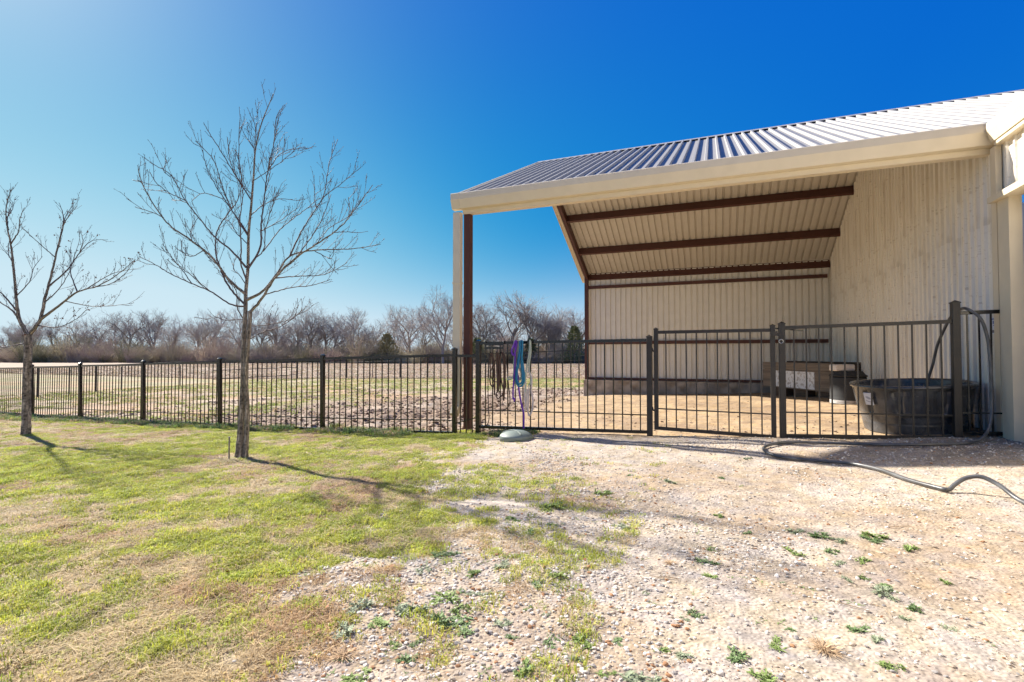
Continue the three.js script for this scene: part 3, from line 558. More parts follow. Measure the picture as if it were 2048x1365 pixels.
  const B2 = [
    ['L', 'main', -0.3, 0.042, p2([[132, 1345], [90, 1260], [75, 1150], [65, 1000], [55, 870], [40, 770], [45, 670], [80, 590]])],
    ['R', 'main', 0.35, 0.042, p2([[132, 1345], [185, 1260], [200, 1150], [215, 1060], [240, 900], [265, 740], [250, 690], [220, 630]])],
    ['R2', 'R', -0.5, 0.03, p2([[187, 1258], [290, 1190], [400, 1120], [520, 1090], [640, 1030], [740, 960]])],
    ['R3', 'R2', 0.4, 0.014, p2([[400, 1120], [350, 1030], [320, 940], [300, 870]])],
    ['R4', 'R', 0.5, 0.018, p2([[207, 1090], [290, 1000], [340, 900], [385, 830], [450, 820]])],
    ['R5', 'R4', -0.3, 0.010, p2([[340, 900], [375, 840], [385, 795]])],
    ['R6', 'R', -0.3, 0.012, p2([[262, 760], [310, 720], [380, 672]])],
    ['R7', 'R', 0.3, 0.010, p2([[265, 740], [262, 690], [265, 640]])],
    ['R8', 'R2', 0.4, 0.012, p2([[450, 1105], [560, 1020], [640, 990]])],
    ['R9', 'R2', -0.4, 0.012, p2([[500, 1095], [600, 1080], [690, 1030], [745, 985]])],
    ['R10', 'R', -0.5, 0.014, p2([[170, 1290], [300, 1300], [420, 1260], [500, 1215]])],
    ['R11', 'R2', 0.4, 0.010, p2([[330, 1165], [450, 1190], [540, 1185], [632, 1168]])],
    ['R12', 'R', 0.5, 0.013, p2([[200, 1170], [250, 1100], [275, 1010], [300, 830]])],
    ['R13', 'R', -0.4, 0.010, p2([[235, 930], [190, 880], [160, 840], [130, 795]])],
    ['L2', 'L', 0.5, 0.03, p2([[105, 1290], [30, 1215], [-60, 1170], [-160, 1100]])],
    ['L3', 'L', -0.5, 0.018, p2([[80, 1220], [20, 1130], [-40, 1060], [-90, 960]])],
    ['L4', 'L', 0.4, 0.014, p2([[62, 960], [10, 920], [-30, 850]])],
    ['L5', 'L', -0.4, 0.014, p2([[55, 870], [110, 810], [140, 750], [188, 702]])],
    ['L6', 'L', 0.4, 0.014, p2([[45, 800], [10, 730], [-10, 660]])],
    ['L7', 'L', 0.5, 0.012, p2([[75, 1140], [120, 1060], [115, 980], [125, 915]])],
    ['L8', 'main', 0.3, 0.014, p2([[130, 1380], [60, 1390], [-40, 1400], [-130, 1360]])],
    ['L9', 'L', 0.3, 0.009, p2([[40, 740], [45, 690], [20, 640]])]];
  youngTree('young_tree', 'bare young tree keeping a few dark red leaves, left of the forked one', [-7.06, G(-7.06, 1.895), 1.895], 0.0082, stems2, B2, { seed: 99, gap: 0.09, twig: 1.2, leaves: 0.16 });
}

// ---------------------------------------------------------------- far row of bare trees, cedars and brush beyond the pasture
function bareTree(s, h, wide, fork) {
  reseed(s); const limb = new Soup(), twig = new Soup();
  function grow(p, dir, len, r, level) {
    const n = level < 2 ? 4 : 2, pts = [p.clone()], rad = [r]; let d = dir.clone(), q = p.clone();
    for (let i = 1; i <= n; i++) { d.add(V(rr(-1, 1), rr(-0.5, 0.7), rr(-1, 1)).multiplyScalar(level < 2 ? 0.16 : 0.24)).normalize(); q = q.clone().addScaledVector(d, len / n); pts.push(q); rad.push(lerp(r, r * (level < 3 ? 0.5 : 0.45), i / n)); }
    (level < 3 ? limb : twig).tube(pts, rad, level < 2 ? 6 : level < 3 ? 4 : 3);
    if (level >= 4) return;
    const kids = [6 + (fork | 0), 6, 7, 5][level];
    for (let k = 0; k < kids; k++) {
      const f = level === 0 ? lerp(0.35, 1, (k + rnd()) / kids) : lerp(0.25, 1, (k + rnd()) / kids), i = Math.min(n - 1, Math.floor(f * n)), t = f * n - i;
      const b = pts[i].clone().lerp(pts[i + 1], clamp(t, 0, 1)), ax = pts[i + 1].clone().sub(pts[i]).normalize();
      const perp = V(rr(-1, 1), rr(-0.3, 0.6), rr(-1, 1)).cross(ax).normalize();
      const nd = ax.clone().multiplyScalar(rr(0.55, 0.95)).addScaledVector(perp, rr(0.5, 0.95) * wide).add(V(0, level < 2 ? 0.28 : 0.12, 0)).normalize();
      grow(b, nd, len * (level === 0 ? rr(0.55, 0.85) : rr(0.42, 0.68)), Math.max(0.0155, r * (level === 0 ? 0.5 : 0.46) * rr(0.8, 1.1)), level + 1);
    }
  }
  grow(V(0, -0.2, 0), V(rr(-0.12, 0.12), 1, rr(-0.12, 0.12)).normalize(), h * 0.55, h * 0.021, 0);
  const a = limb.build(), b = twig.build(); a.computeBoundingBox(); b.computeBoundingBox();
  const top = Math.max(a.boundingBox.max.y, b.boundingBox.max.y), k = h / top; a.scale(k, k, k); b.scale(k, k, k);
  return [a, b];
}
const farAt = (lat, dep) => V(3.446, 0, 6.66).addScaledVector(across, lat).addScaledVector(away, dep);
{
  const kinds = [[11, 10, 1.0, 0], [22, 10, 1.15, 1], [33, 10, 0.85, 0], [44, 10, 1.25, 1], [55, 10, 0.95, 2], [66, 10, 0.75, 0]].map((a) => bareTree(...a));
  const tones = [0, 1, 2].map((k) => [std({ color: C(0.25 + 0.05 * k, 0.215 + 0.04 * k, 0.19 + 0.035 * k), roughness: 0.95 }), std({ color: C(0.28 + 0.05 * k, 0.25 + 0.045 * k, 0.235 + 0.04 * k), roughness: 0.95 })]);
  function far(lat, dep, h, kind, turn, sx, label) {
    const p = farAt(lat, dep), t = thing('bare_tree', label, 'tree', [p.x, G(p.x, p.z), p.z], 'bare trees in the far tree row');
    const [a, b] = kinds[kind], mt = tones[Math.abs(Math.round(lat * 7)) % 3]; part(t, 'trunk', a, mt[0]); part(t, 'crown', b, mt[1]); t.scale.set(h / 10 * sx, h / 10, h / 10 * sx); t.rotation.y = turn; return t;
  }
  reseed(4242);
  const named = [[-12.6, 92, 15.4, 1, 0.4, 1.1, 'tallest leafless tree of the far row, beside the shed post'], [-20.0, 100, 12.0, 3, 1.3, 1.1, 'broad leafless tree just left of the tallest tree of the far row'], [-31.5, 104, 11.6, 5, 2.0, 1.1, 'slender leafless tree at a gap in the far row, left of the olive cedar'], [-38.5, 108, 11.6, 2, 0.2, 1.3, 'round-crowned leafless tree rising behind brown brush, middle of the far row'], [7.8, 100, 12.2, 4, 2.8, 1.1, 'leafless tree next to the dark green cedar by the shed wall']];
  for (const a of named) far(...a);
  const place = (px) => (px < 60 ? 'leafless far tree beyond the pasture, behind the leafy young tree' : px < 470 ? 'leafless far tree beyond the pasture, between the two young trees' : px < 905 ? 'leafless far tree beyond the pasture, between the forked tree and the shed post' : 'leafless far tree beyond the pasture, behind the hanging halters');
  for (const [px, top] of [[-220, 645], [-150, 650], [-90, 652], [-40, 660], [20, 655], [70, 642], [110, 650], [150, 640], [205, 632], [255, 632], [300, 640], [345, 648], [395, 636], [430, 632], [475, 626], [520, 620], [560, 624], [595, 612], [625, 626], [655, 620], [705, 636], [755, 634], [800, 628], [838, 632], [925, 618], [955, 606], [985, 602], [1020, 606], [1048, 600], [1075, 616], [1110, 612], [1140, 622], [1165, 616]]) {
    const dep = rr(98, 118), lat = (px - 1024) / 1010 * dep; far(lat, dep, ((708 - top) / 1010 * dep + 3.0) * rr(0.85, 1.15), Math.floor(rnd() * 6), rr(0, 6.28), rr(1.0, 1.35), place(px));
  }
  for (let k = 0; k < 20; k++) { const dep = rr(122, 150), px = lerp(-160, 1190, (k + rnd()) / 20), lat = (px - 1024) / 1010 * dep; far(lat, dep, rr(8, 11.5), Math.floor(rnd() * 6), rr(0, 6.28), rr(1.1, 1.5), place(px)); }
  // brush along the foot of the row
  const shrub = (s, h, n, up) => { reseed(s); const so = new Soup(); for (let k = 0; k < n; k++) { const a = rr(0, 6.28), d = V(Math.cos(a) * rr(0.1, 1) * up, rr(0.5, 1), Math.sin(a) * rr(0.1, 1) * up).normalize(), L = h * rr(0.5, 1), p0 = V(rr(-0.5, 0.5), -0.1, rr(-0.5, 0.5)); const p1 = p0.clone().addScaledVector(d, L * 0.5).add(V(rr(-0.1, 0.1), 0, rr(-0.1, 0.1))), p2 = p1.clone().addScaledVector(d, L * 0.5).add(V(rr(-0.3, 0.3), rr(-0.1, 0.2), rr(-0.3, 0.3))); so.tube([p0, p1, p2], [0.022, 0.016, 0.009], 3); for (let q = 0; q < 4; q++) { const b = p1.clone().lerp(p2, rr(-0.6, 1)), e = b.clone().add(V(rr(-0.55, 0.55), rr(0, 0.6), rr(-0.55, 0.55))); so.tube([b, e], [0.012, 0.007], 3); } } return so.build(); };
  const shr = [shrub(5, 2.6, 60, 0.9), shrub(6, 3.4, 55, 0.6), shrub(7, 1.9, 75, 1.2)], hues = [[0.40, 0.32, 0.25], [0.48, 0.39, 0.29], [0.36, 0.27, 0.23], [0.44, 0.38, 0.25], [0.26, 0.24, 0.13]];
  shr.forEach((g, n) => {
    reseed(900 + n); const N = 620, im = new THREE.InstancedMesh(g, std({ color: 0xffffff, roughness: 1 }), N), o = new THREE.Object3D(), c = new THREE.Color();
    for (let k = 0; k < N; k++) { const dep = rr(94, 130), lat = rr(-190, 80), p = farAt(lat, dep); o.position.set(p.x, G(p.x, p.z), p.z); o.rotation.y = rr(0, 6.28); const s = rr(0.8, 1.6) * (0.75 + 0.5 * vn(lat * 0.1, 3, 8)); o.scale.set(s * 1.1, s, s * 1.1); o.updateMatrix(); im.setMatrixAt(k, o.matrix); const h = hues[Math.floor(rnd() * 5)], v = rr(0.8, 1.2); im.setColorAt(k, c.setRGB(h[0] * v, h[1] * v, h[2] * v)); }
    im.name = uniq('brush'); im.castShadow = im.receiveShadow = true; im.userData = { kind: 'stuff', label: 'tangled brown brush along the foot of the far trees' }; scene.add(im);
  });
  // cedars
  function cedar(lat, dep, h, w, label, s, mat = M.cedar) {
    reseed(s); const bulge = (y, a) => Math.pow(1 - y, 0.6) * (0.7 + 0.6 * vn(y * 6 + 3, a * 1.3, s)); const p = farAt(lat, dep), t = thing('cedar_tree', label, 'tree', [p.x, G(p.x, p.z), p.z]);
    part(t, 'trunk', new THREE.CylinderGeometry(0.05, 0.14, h * 0.9, 7).translate(0, h * 0.45, 0), M.farBark);
    const so = new Soup();
    for (let k = 0; k < 1700; k++) { const y = Math.pow(rnd(), 0.8), a = rr(0, 6.28), r = w * bulge(y, a) + 0.1, f = Math.pow(rnd(), 0.7) * rr(0.8, 1.25), q = V(Math.cos(a) * r * f, h * (0.05 + 0.95 * y), Math.sin(a) * r * f), d = V(Math.cos(a) + rr(-0.6, 0.6), rr(0, 1.2), Math.sin(a) + rr(-0.6, 0.6)).normalize(), e = V(rr(-1, 1), rr(-1, 1), rr(-1, 1)).cross(d).normalize(), L = rr(0.2, 0.6); so.tri(q, q.clone().addScaledVector(d, L * 0.6).addScaledVector(e, L * 0.22), q.clone().addScaledVector(d, L)); so.tri(q, q.clone().addScaledVector(d, L), q.clone().addScaledVector(d, L * 0.6).addScaledVector(e, -L * 0.22)); }
    part(t, 'crown', so.build(), mat);
  }
  cedar(11.4, 92, 6.6, 2.1, 'dark green cedar close to the corner of the shed wall', 301);
  cedar(-23.5, 95, 5.4, 2.2, 'olive cedar in the far row between the young tree and the shed post', 302, std({ color: C(0.30, 0.265, 0.13), roughness: 0.95 }));
  cedar(-6.6, 96, 4.6, 1.6, 'small dark cedar showing between the shed post and the hanging halters', 303);
  cedar(3.6, 97, 4.6, 1.5, 'small dark cedar behind the hanging halters', 304);
}

// ---------------------------------------------------------------- stock tank, barrel, salt block, feed trough
{
  const L = 1.26, Wd = 1.12, cx = 5.565, cz = -0.45, gy = G(5.5, -0.45) - 0.01;
  const t = thing('stock_tank', 'large oval dark grey plastic stock tank behind the picket fence', 'tank', [cx, gy, cz]); t.rotation.set(0.02, 0, 0.05); t.scale.y = 0.93;
  const seg = 144; const ring = (a, k, y, dent) => { const e = 0.86, c = Math.cos(a), s = Math.sin(a); const x = Math.sign(c) * Math.pow(Math.abs(c), e) * Wd / 2 * k - dent * c, z = Math.sign(s) * Math.pow(Math.abs(s), e) * L / 2 * k - dent * s; return V(x, y, z); };
  function loft(rows) { const g = new THREE.BufferGeometry(), p = [], u = [], id = []; rows.forEach((r) => { for (let j = 0; j <= seg; j++) { const a = j / seg * Math.PI * 2, q = ring(a, r.k, r.y, r.dent ? r.dent(a) : 0); p.push(q.x, q.y, q.z); u.push(a * 0.65, r.y); } }); for (let i = 0; i < rows.length - 1; i++) for (let j = 0; j < seg; j++) { const a = i * (seg + 1) + j, b = a + seg + 1; id.push(a, b, a + 1, b, b + 1, a + 1); } g.setAttribute('position', new THREE.Float32BufferAttribute(p, 3)); g.setAttribute('uv', new THREE.Float32BufferAttribute(u, 2)); g.setIndex(id); g.computeVertexNormals(); return g; }
  const groove = (lo) => (a) => { let d = 0; for (let k = 0; k < 10; k++) { let q = ((a - k * Math.PI / 5 - 0.16) % (2 * Math.PI) + 3 * Math.PI) % (2 * Math.PI) - Math.PI; const w = 0.085 - 0.055 * lo; d = Math.max(d, 0.034 * ss(w + 0.03, w, Math.abs(q))); } return d; };
  const rows = [];
  for (let i = 0; i <= 40; i++) { const f = i / 40, y = f * 0.56; let k = 0.80 + 0.155 * f; if (f > 0.42) k += 0.02; if (f > 0.24 && f < 0.27) k -= 0.012; const inBand = f > 0.46 && f < 0.93; rows.push({ k, y, dent: inBand ? groove((0.93 - f) / 0.47) : null }); }
  const outer = loft([{ k: 0.0, y: 0.002 }, ...rows]);
  const inner = loft([{ k: 0.93, y: 0.565 }, { k: 0.90, y: 0.4 }, { k: 0.80, y: 0.05 }, { k: 0.0, y: 0.045 }]);
  const tub = part(t, 'tub', mergeGeometries([outer, inner]), M.tank);
  part(tub, 'rim', loft([{ k: 0.968, y: 0.55 }, { k: 1.0, y: 0.548 }, { k: 1.014, y: 0.558 }, { k: 1.016, y: 0.575 }, { k: 1.0, y: 0.587 }, { k: 0.965, y: 0.588 }, { k: 0.935, y: 0.575 }, { k: 0.93, y: 0.56 }]), M.tank);
  const w = part(t, 'water', new THREE.CircleGeometry(1, 48).rotateX(-Math.PI / 2), std({ color: C(0.01, 0.014, 0.014), roughness: 0.05 }), [0, 0.33, 0]); w.scale.set(Wd / 2 * 0.86, 1, L / 2 * 0.86);
  const cv = document.createElement('canvas'); cv.width = 96; cv.height = 128; const c = cv.getContext('2d'); c.fillStyle = '#c9ccd6'; c.fillRect(0, 0, 96, 128); c.fillStyle = '#8d94a6'; c.beginPath(); c.ellipse(50, 52, 32, 13, 0.25, 0, 7); c.fill(); c.strokeStyle = '#70778a'; c.lineWidth = 7; c.beginPath(); c.moveTo(14, 78); c.quadraticCurveTo(45, 98, 90, 92); c.stroke();
  const st = new THREE.CanvasTexture(cv); st.colorSpace = THREE.SRGBColorSpace;
  const a = 2.62, sp = ring(a, 0.962, 0.425, -0.012), lab = part(tub, 'sticker', new RoundedBoxGeometry(0.11, 0.15, 0.012, 1, 0.004), std({ map: st, roughness: 0.5 }), [sp.x, sp.y, sp.z]); lab.rotation.set(0, Math.atan2(Math.cos(a) / Wd, Math.sin(a) / L), 0); lab.rotateX(0.18);
}
{
  const x = 5.6, z = -3.62, gy = G(x, z), t = thing('plastic_barrel', 'cut-down black plastic barrel with scuffed base standing by the barn wall', 'barrel', [x, gy - 0.01, z]); t.scale.set(0.95, 0.9, 0.95);
  part(t, 'body', new THREE.LatheGeometry([[0, 0.0], [0.27, 0], [0.285, 0.02], [0.285, 0.13], [0.278, 0.14], [0.285, 0.15], [0.287, 0.38], [0.28, 0.39], [0.288, 0.4], [0.288, 0.5], [0.28, 0.52], [0, 0.525]].map(([a, b]) => new THREE.Vector2(a, b)), 40), M.barrel);
  part(t, 'scuffed_base', new THREE.LatheGeometry([[0.2865, 0.012], [0.2875, 0.02], [0.2875, 0.075], [0.2865, 0.08]].map(([a, b]) => new THREE.Vector2(a, b)), 40), std({ color: C(0.46, 0.45, 0.45), roughness: 0.8, map: M.woodPaint.map }));
  part(t, 'lid', new THREE.LatheGeometry([[0, 0.63], [0.22, 0.63], [0.235, 0.615], [0.265, 0.57], [0.30, 0.55], [0.302, 0.525], [0, 0.52]].map(([a, b]) => new THREE.Vector2(a, b)), 40), M.barrel);
  const s = thing('salt_block', 'pinkish white salt block lying on top of the black barrel', 'salt block', [x - 0.09, gy + 0.555, z + 0.03]);
  part(s, 'block', new RoundedBoxGeometry(0.34, 0.115, 0.2, 3, 0.028).translate(0, 0.058, 0), M.salt); s.rotation.y = 0.35;
}
{
  const A = V(4.55, 0, -6.75), B = V(5.62, 0, -4.85), mid = A.clone().lerp(B, 0.5), t = thing('feed_trough', 'weathered plank feed trough with peeling white paint set across the shed corner', 'trough', [mid.x, G(mid.x, mid.z), mid.z]);
  const len = A.distanceTo(B); t.rotation.y = -Math.atan2(B.z - A.z, B.x - A.x);
  // local x runs along the front board, local -z towards the corner
  const dz = -0.62, y0 = 0.165, h = 0.575;
  part(t, 'front_board', new RoundedBoxGeometry(len, 0.16, 0.045, 1, 0.008), M.wood, [0, y0 + h - 0.08, 0]);
  const board = part(t, 'front_board', new RoundedBoxGeometry(len, 0.41, 0.045, 1, 0.008), M.wood, [0, y0 + 0.206, 0.002]);
  part(board, 'painted_patch', box(len * 0.6, 0.36, 0.006), M.woodPaint, [-0.02 * len, 0.002, 0.0255]);
  for (const y of [0.125, 0.377]) part(t, 'back_board', new RoundedBoxGeometry(len, 0.245, 0.045, 1, 0.008), M.woodDark, [0, y0 + y + 0.1, dz]);
  for (const x of [-len / 2 + 0.03, len / 2 - 0.03]) part(t, 'end_board', new RoundedBoxGeometry(0.045, h - 0.02, -dz - 0.05, 1, 0.008), M.woodDark, [x, y0 + h / 2, dz / 2]);
  part(t, 'floor_board', box(len - 0.1, 0.03, -dz - 0.05), M.woodDark, [0, y0 + 0.04, dz / 2]);
  for (const x of [-0.6, 0.1, 0.75]) part(t, 'foot_block', box(0.34, 0.26, 0.2), M.woodDark, [x, 0.035, -0.16]);
  for (const x of [-0.6, 0.75]) part(t, 'foot_block', box(0.3, 0.26, 0.2), M.woodDark, [x, 0.035, dz + 0.14]);
}

// ---------------------------------------------------------------- hose
{
  const on = (x, z) => V(x, H(x, z) + 0.022, z);
  const pts = [V(5.70, 0.55, -0.5), V(5.705, 0.82, -0.45), V(5.743, 1.036, -0.4), V(5.765, 1.26, -0.32), V(5.785, 1.422, -0.2), V(5.80, 1.55, -0.07), V(5.812, 1.612, 0.08), V(5.835, 1.618, 0.2), V(5.911, 1.52, 0.27), V(5.955, 1.348, 0.29), V(5.969, 1.101, 0.31), V(5.966, 0.76, 0.33), V(5.942, 0.53, 0.37), V(5.87, 0.40, 0.46), on(5.70, 0.64), on(5.31, 0.80), on(4.9, 0.75), on(4.46, 0.61), on(4.13, 0.67), on(3.95, 0.85), on(3.9, 1.12), on(4.01, 1.34), on(4.31, 1.46), on(4.52, 1.54), on(4.67, 1.78), on(4.78, 2.08), on(4.875, 2.28), on(4.91, 2.33), V(4.935, 0.232, 2.32), V(4.97, 0.26, 2.3), V(5.035, 0.31, 2.29), V(5.108, 0.332, 2.31), V(5.175, 0.30, 2.38), V(5.22, 0.245, 2.48), on(5.26, 2.62), on(5.42, 2.95), on(5.8, 3.05), on(6.0, 3.3)];
  const t = thing('water_hose', 'thick dark grey hose looping from the stock tank out over the dirt', 'hose');
  part(t, 'hose', new Soup().tube(smooth(pts, 420), 0.0145, 12).build(), M.hose);
}

// ---------------------------------------------------------------- lid, stake
{
  const t = thing('access_lid', 'low domed grey green plastic access lid by the fence foot', 'lid', [1.13, G(1.13, 0.72) + 0.015, 0.72]);
  part(t, 'dome', new THREE.LatheGeometry([[0, 0.105], [0.07, 0.103], [0.13, 0.088], [0.18, 0.062], [0.2, 0.045], [0.208, 0.03], [0.206, -0.04], [0, -0.05]].map(([a, b]) => new THREE.Vector2(a, b)), 48), M.dirtyGreen);
  const s = new Soup(); for (const sgn of [1]) s.tube(smooth([V(-0.15, 0.078, 0.06), V(-0.05, 0.105, 0.045), V(0.05, 0.1, 0.085), V(0.12, 0.07, 0.14)], 16), 0.008, 6);
  part(t, 'rib', s.build(), M.dirtyGreen);
  part(t, 'hand_slot', new RoundedBoxGeometry(0.13, 0.012, 0.03, 2, 0.005), M.black, [0.0, 0.1, -0.035], [0, 0.1, 0]);
}
{
  const y = G(-1.67, 2.5), t = thing('stake', 'thin grey metal stake upright in the grass beside the forked tree', 'stake', [-1.675, y, 2.5]);
  part(t, 'rod', new THREE.CylinderGeometry(0.0085, 0.0085, 0.3, 8).translate(0, 0.1, 0), std({ color: C(0.22, 0.19, 0.16), roughness: 0.6 }));
  part(t, 'cap', new THREE.SphereGeometry(0.0105, 8, 6).translate(0, 0.25, 0), std({ color: C(0.22, 0.19, 0.16), roughness: 0.6 }));
}

// ---------------------------------------------------------------- tack hung on the fence
{
  const at = (cx, cy, d = 0.245) => V(0.363 + (cx / 5.6875 + 2) * 0.00687, 1.31 - (cy / 5.6875 - 27) * 0.0070, d);
  const line = (L, d, n = 30) => smooth(L.map(([x, y, dd], i) => at(x, y, (dd || 0) + d)), n);
  const put = (name, label, cat, lines, mat, r, d, seg = 7) => { const t = thing(name, label, cat); lines.forEach(([pn, L, rad, m, off]) => part(t, pn, new Soup().tube(line(L, d + (off || 0)), (rad || r) * 1.2, seg).build(), m || mat)); return t; };
  const r1 = thing('tack_rack', 'black metal rack hooked over the fence rail holding the bridles', 'rack');
  for (const y of [168, 210]) bar(r1, 'rack_bar', at(88, y, 0.262), at(325, y, 0.262), 0.03, 0.008, M.black);
  for (const x of [92, 320]) { part(r1, 'hook', new Soup().tube([at(x, 290, 0.262), at(x, 150, 0.264), at(x, 138, 0.25), at(x, 136, 0.225), at(x, 150, 0.19)], 0.008, 6).build(), M.black); }
  for (const x of [165, 245, 300]) part(r1, 'peg', new Soup().tube([at(x, 212, 0.262), at(x, 262, 0.268), at(x, 268, 0.285), at(x, 255, 0.295)], 0.006, 6).build(), M.black);
  put('bridle', 'dark brown leather bridle with a long rein trailing to the grass', 'bridle', [['headstall', [[165, 262], [160, 400], [165, 500], [158, 570], [170, 625], [195, 648], [212, 610], [205, 480], [215, 380], [180, 262]]], ['cheek_strap', [[172, 265], [212, 420], [216, 600], [216, 740]], 0.009], ['rein', [[150, 270], [138, 420], [134, 640], [140, 880], [146, 1010], [120, 1080], [60, 1105], [10, 1120]], 0.0055, M.darkRope]], M.leather, 0.0075, 0.275);
  put('bridle', 'black bridle with a broad noseband and round bit ring', 'bridle', [['headstall', [[245, 262], [252, 420], [258, 580], [262, 690], [272, 600], [280, 430], [262, 262]], 0.013], ['ring', [[238, 740], [250, 700], [272, 692], [290, 725], [280, 765], [255, 775], [238, 742]], 0.006], ['strap', [[290, 300], [296, 450], [302, 580], [330, 680], [318, 730], [280, 765]], 0.008], ['brow_band', [[170, 480], [215, 370], [250, 330]], 0.006], ['nose_band', [[170, 520], [205, 580], [245, 590]], 0.006]], M.leather, 0.009, 0.285);
  put('bridle', 'brown strap bridle with a thin rein looping back to the lower rail', 'bridle', [['headstall', [[300, 262], [318, 290], [328, 420], [330, 540], [326, 700], [325, 800], [334, 700], [342, 560], [336, 300], [312, 262]], 0.009], ['rein', [[320, 265], [352, 330], [372, 480], [388, 640], [404, 790], [395, 840], [360, 885], [315, 900]], 0.0055, M.darkRope], ['cheek_ring', [[300, 560], [318, 650], [345, 660], [352, 600], [340, 540]], 0.006]], M.leather, 0.008, 0.268);
  put('rope_halter', 'sage green webbing halter hanging behind the purple rope', 'halter', [['crown_strap', [[452, 138], [458, 240], [450, 380], [442, 520], [400, 560], [368, 558]], 0.009], ['cheek_strap', [[478, 138], [470, 300], [466, 450], [462, 560], [470, 660]], 0.009], ['nose_strap', [[368, 558], [390, 535], [440, 545], [465, 570]], 0.008]], M.sage, 0.008, 0.266);
  put('lead_rope', 'purple lead rope draped over the fence rail', 'rope', [['loop', [[482, 150, -0.03], [478, 132], [455, 190], [430, 250], [452, 292], [478, 240], [494, 160], [486, 134], [474, 150, -0.03]], 0.0105], ['strand', [[472, 150], [474, 280], [468, 450], [456, 580], [448, 690], [452, 780], [466, 760], [462, 800]], 0.0095], ['strand', [[500, 480], [520, 680], [554, 850], [574, 920], [576, 1000], [575, 1090]], 0.0105]], M.purple, 0.01, 0.29);
  put('rope_halter', 'pale green halter coiled up with the teal rope', 'halter', [['crown_strap', [[512, 140], [506, 300], [520, 420], [545, 500], [530, 560], [500, 540]], 0.010], ['cheek_strap', [[526, 138], [536, 300], [545, 430], [572, 520], [555, 590], [530, 610]], 0.010], ['throat_strap', [[495, 500], [530, 545], [580, 520]], 0.009]], M.sage, 0.009, 0.278);
  put('lead_rope', 'coiled teal lead rope hung over the fence rail', 'rope', [['coil', [[552, 150, -0.03], [545, 132], [530, 240], [505, 380], [486, 500], [488, 580], [515, 628], [552, 628], [580, 580], [582, 490], [566, 380], [552, 260], [562, 150], [556, 132], [548, 150, -0.03]], 0.011], ['coil', [[538, 134], [540, 240], [520, 390], [500, 500], [504, 570], [530, 606], [560, 590], [568, 500], [556, 380], [566, 240], [568, 134]], 0.011, M.teal, 0.016]], M.teal, 0.011, 0.298);
  put('rope_halter', 'cream halter with a pale pink lead rope hanging to the lower rail', 'halter', [['crown_strap', [[640, 150, -0.03], [648, 132], [642, 240], [625, 350], [602, 470], [592, 580], [600, 700]], 0.011, M.sage], ['cheek_strap', [[654, 138], [656, 260], [640, 380], [640, 470], [660, 520], [656, 590], [634, 620]], 0.010, M.sage], ['lead', [[600, 470], [640, 480], [668, 540], [664, 680], [684, 780], [670, 900], [640, 950], [624, 900], [630, 760], [634, 650]], 0.010], ['lead', [[596, 580], [586, 760], [600, 840], [580, 900], [570, 915]], 0.010], ['lead', [[612, 660], [606, 780], [590, 880], [574, 915]], 0.009], ['snap', [[634, 610], [632, 640], [636, 668]], 0.006, M.steel]], M.paleRope, 0.01, 0.284);
}

// ---------------------------------------------------------------- ground cover: grass, gravel, clods, weeds, litter
function scatter(name, label, geo, mat, list, category) {
  const im = new THREE.InstancedMesh(geo, mat, list.length), o = new THREE.Object3D(), c = new THREE.Color();
  list.forEach((q, k) => { o.position.set(q.x, q.y, q.z); o.rotation.set(q.rx || 0, q.ry || 0, q.rz || 0); o.scale.set(q.s * (q.sx || 1), q.s * (q.sy || 1), q.s * (q.sz || 1)); o.updateMatrix(); im.setMatrixAt(k, o.matrix); im.setColorAt(k, c.setRGB(...q.c)); });
  im.name = uniq(name); im.castShadow = im.receiveShadow = true; im.userData = { kind: 'stuff', label }; scene.add(im); return im;
}
function tuft(s, n, h, spread, flat, wide = 0.0022) {
  reseed(s); const so = new Soup();
  for (let k = 0; k < n; k++) {
    const a = rr(0, 6.28), r = spread * Math.sqrt(rnd()), p = V(Math.cos(a) * r, -0.004, Math.sin(a) * r), b = rr(0, 6.28), lean = rr(0.15, 1) * flat, hh = h * rr(0.5, 1);
    const dir = V(Math.cos(b), 0, Math.sin(b)), side = V(-Math.sin(b), 0, Math.cos(b)).multiplyScalar(wide * rr(0.7, 1.3));
    const m = p.clone().addScaledVector(dir, lean * hh * 0.4).add(V(0, hh * 0.6, 0)), e = p.clone().addScaledVector(dir, lean * hh * 1.1).add(V(0, hh * (1 - 0.35 * Math.min(1, lean)), 0));
    so.quad(p.clone().sub(side), p.clone().add(side), m.clone().addScaledVector(side, 0.8), m.clone().addScaledVector(side, -0.8)); so.tri(m.clone().addScaledVector(side, -0.8), m.clone().addScaledVector(side, 0.8), e);
  }
  return so.build();
}
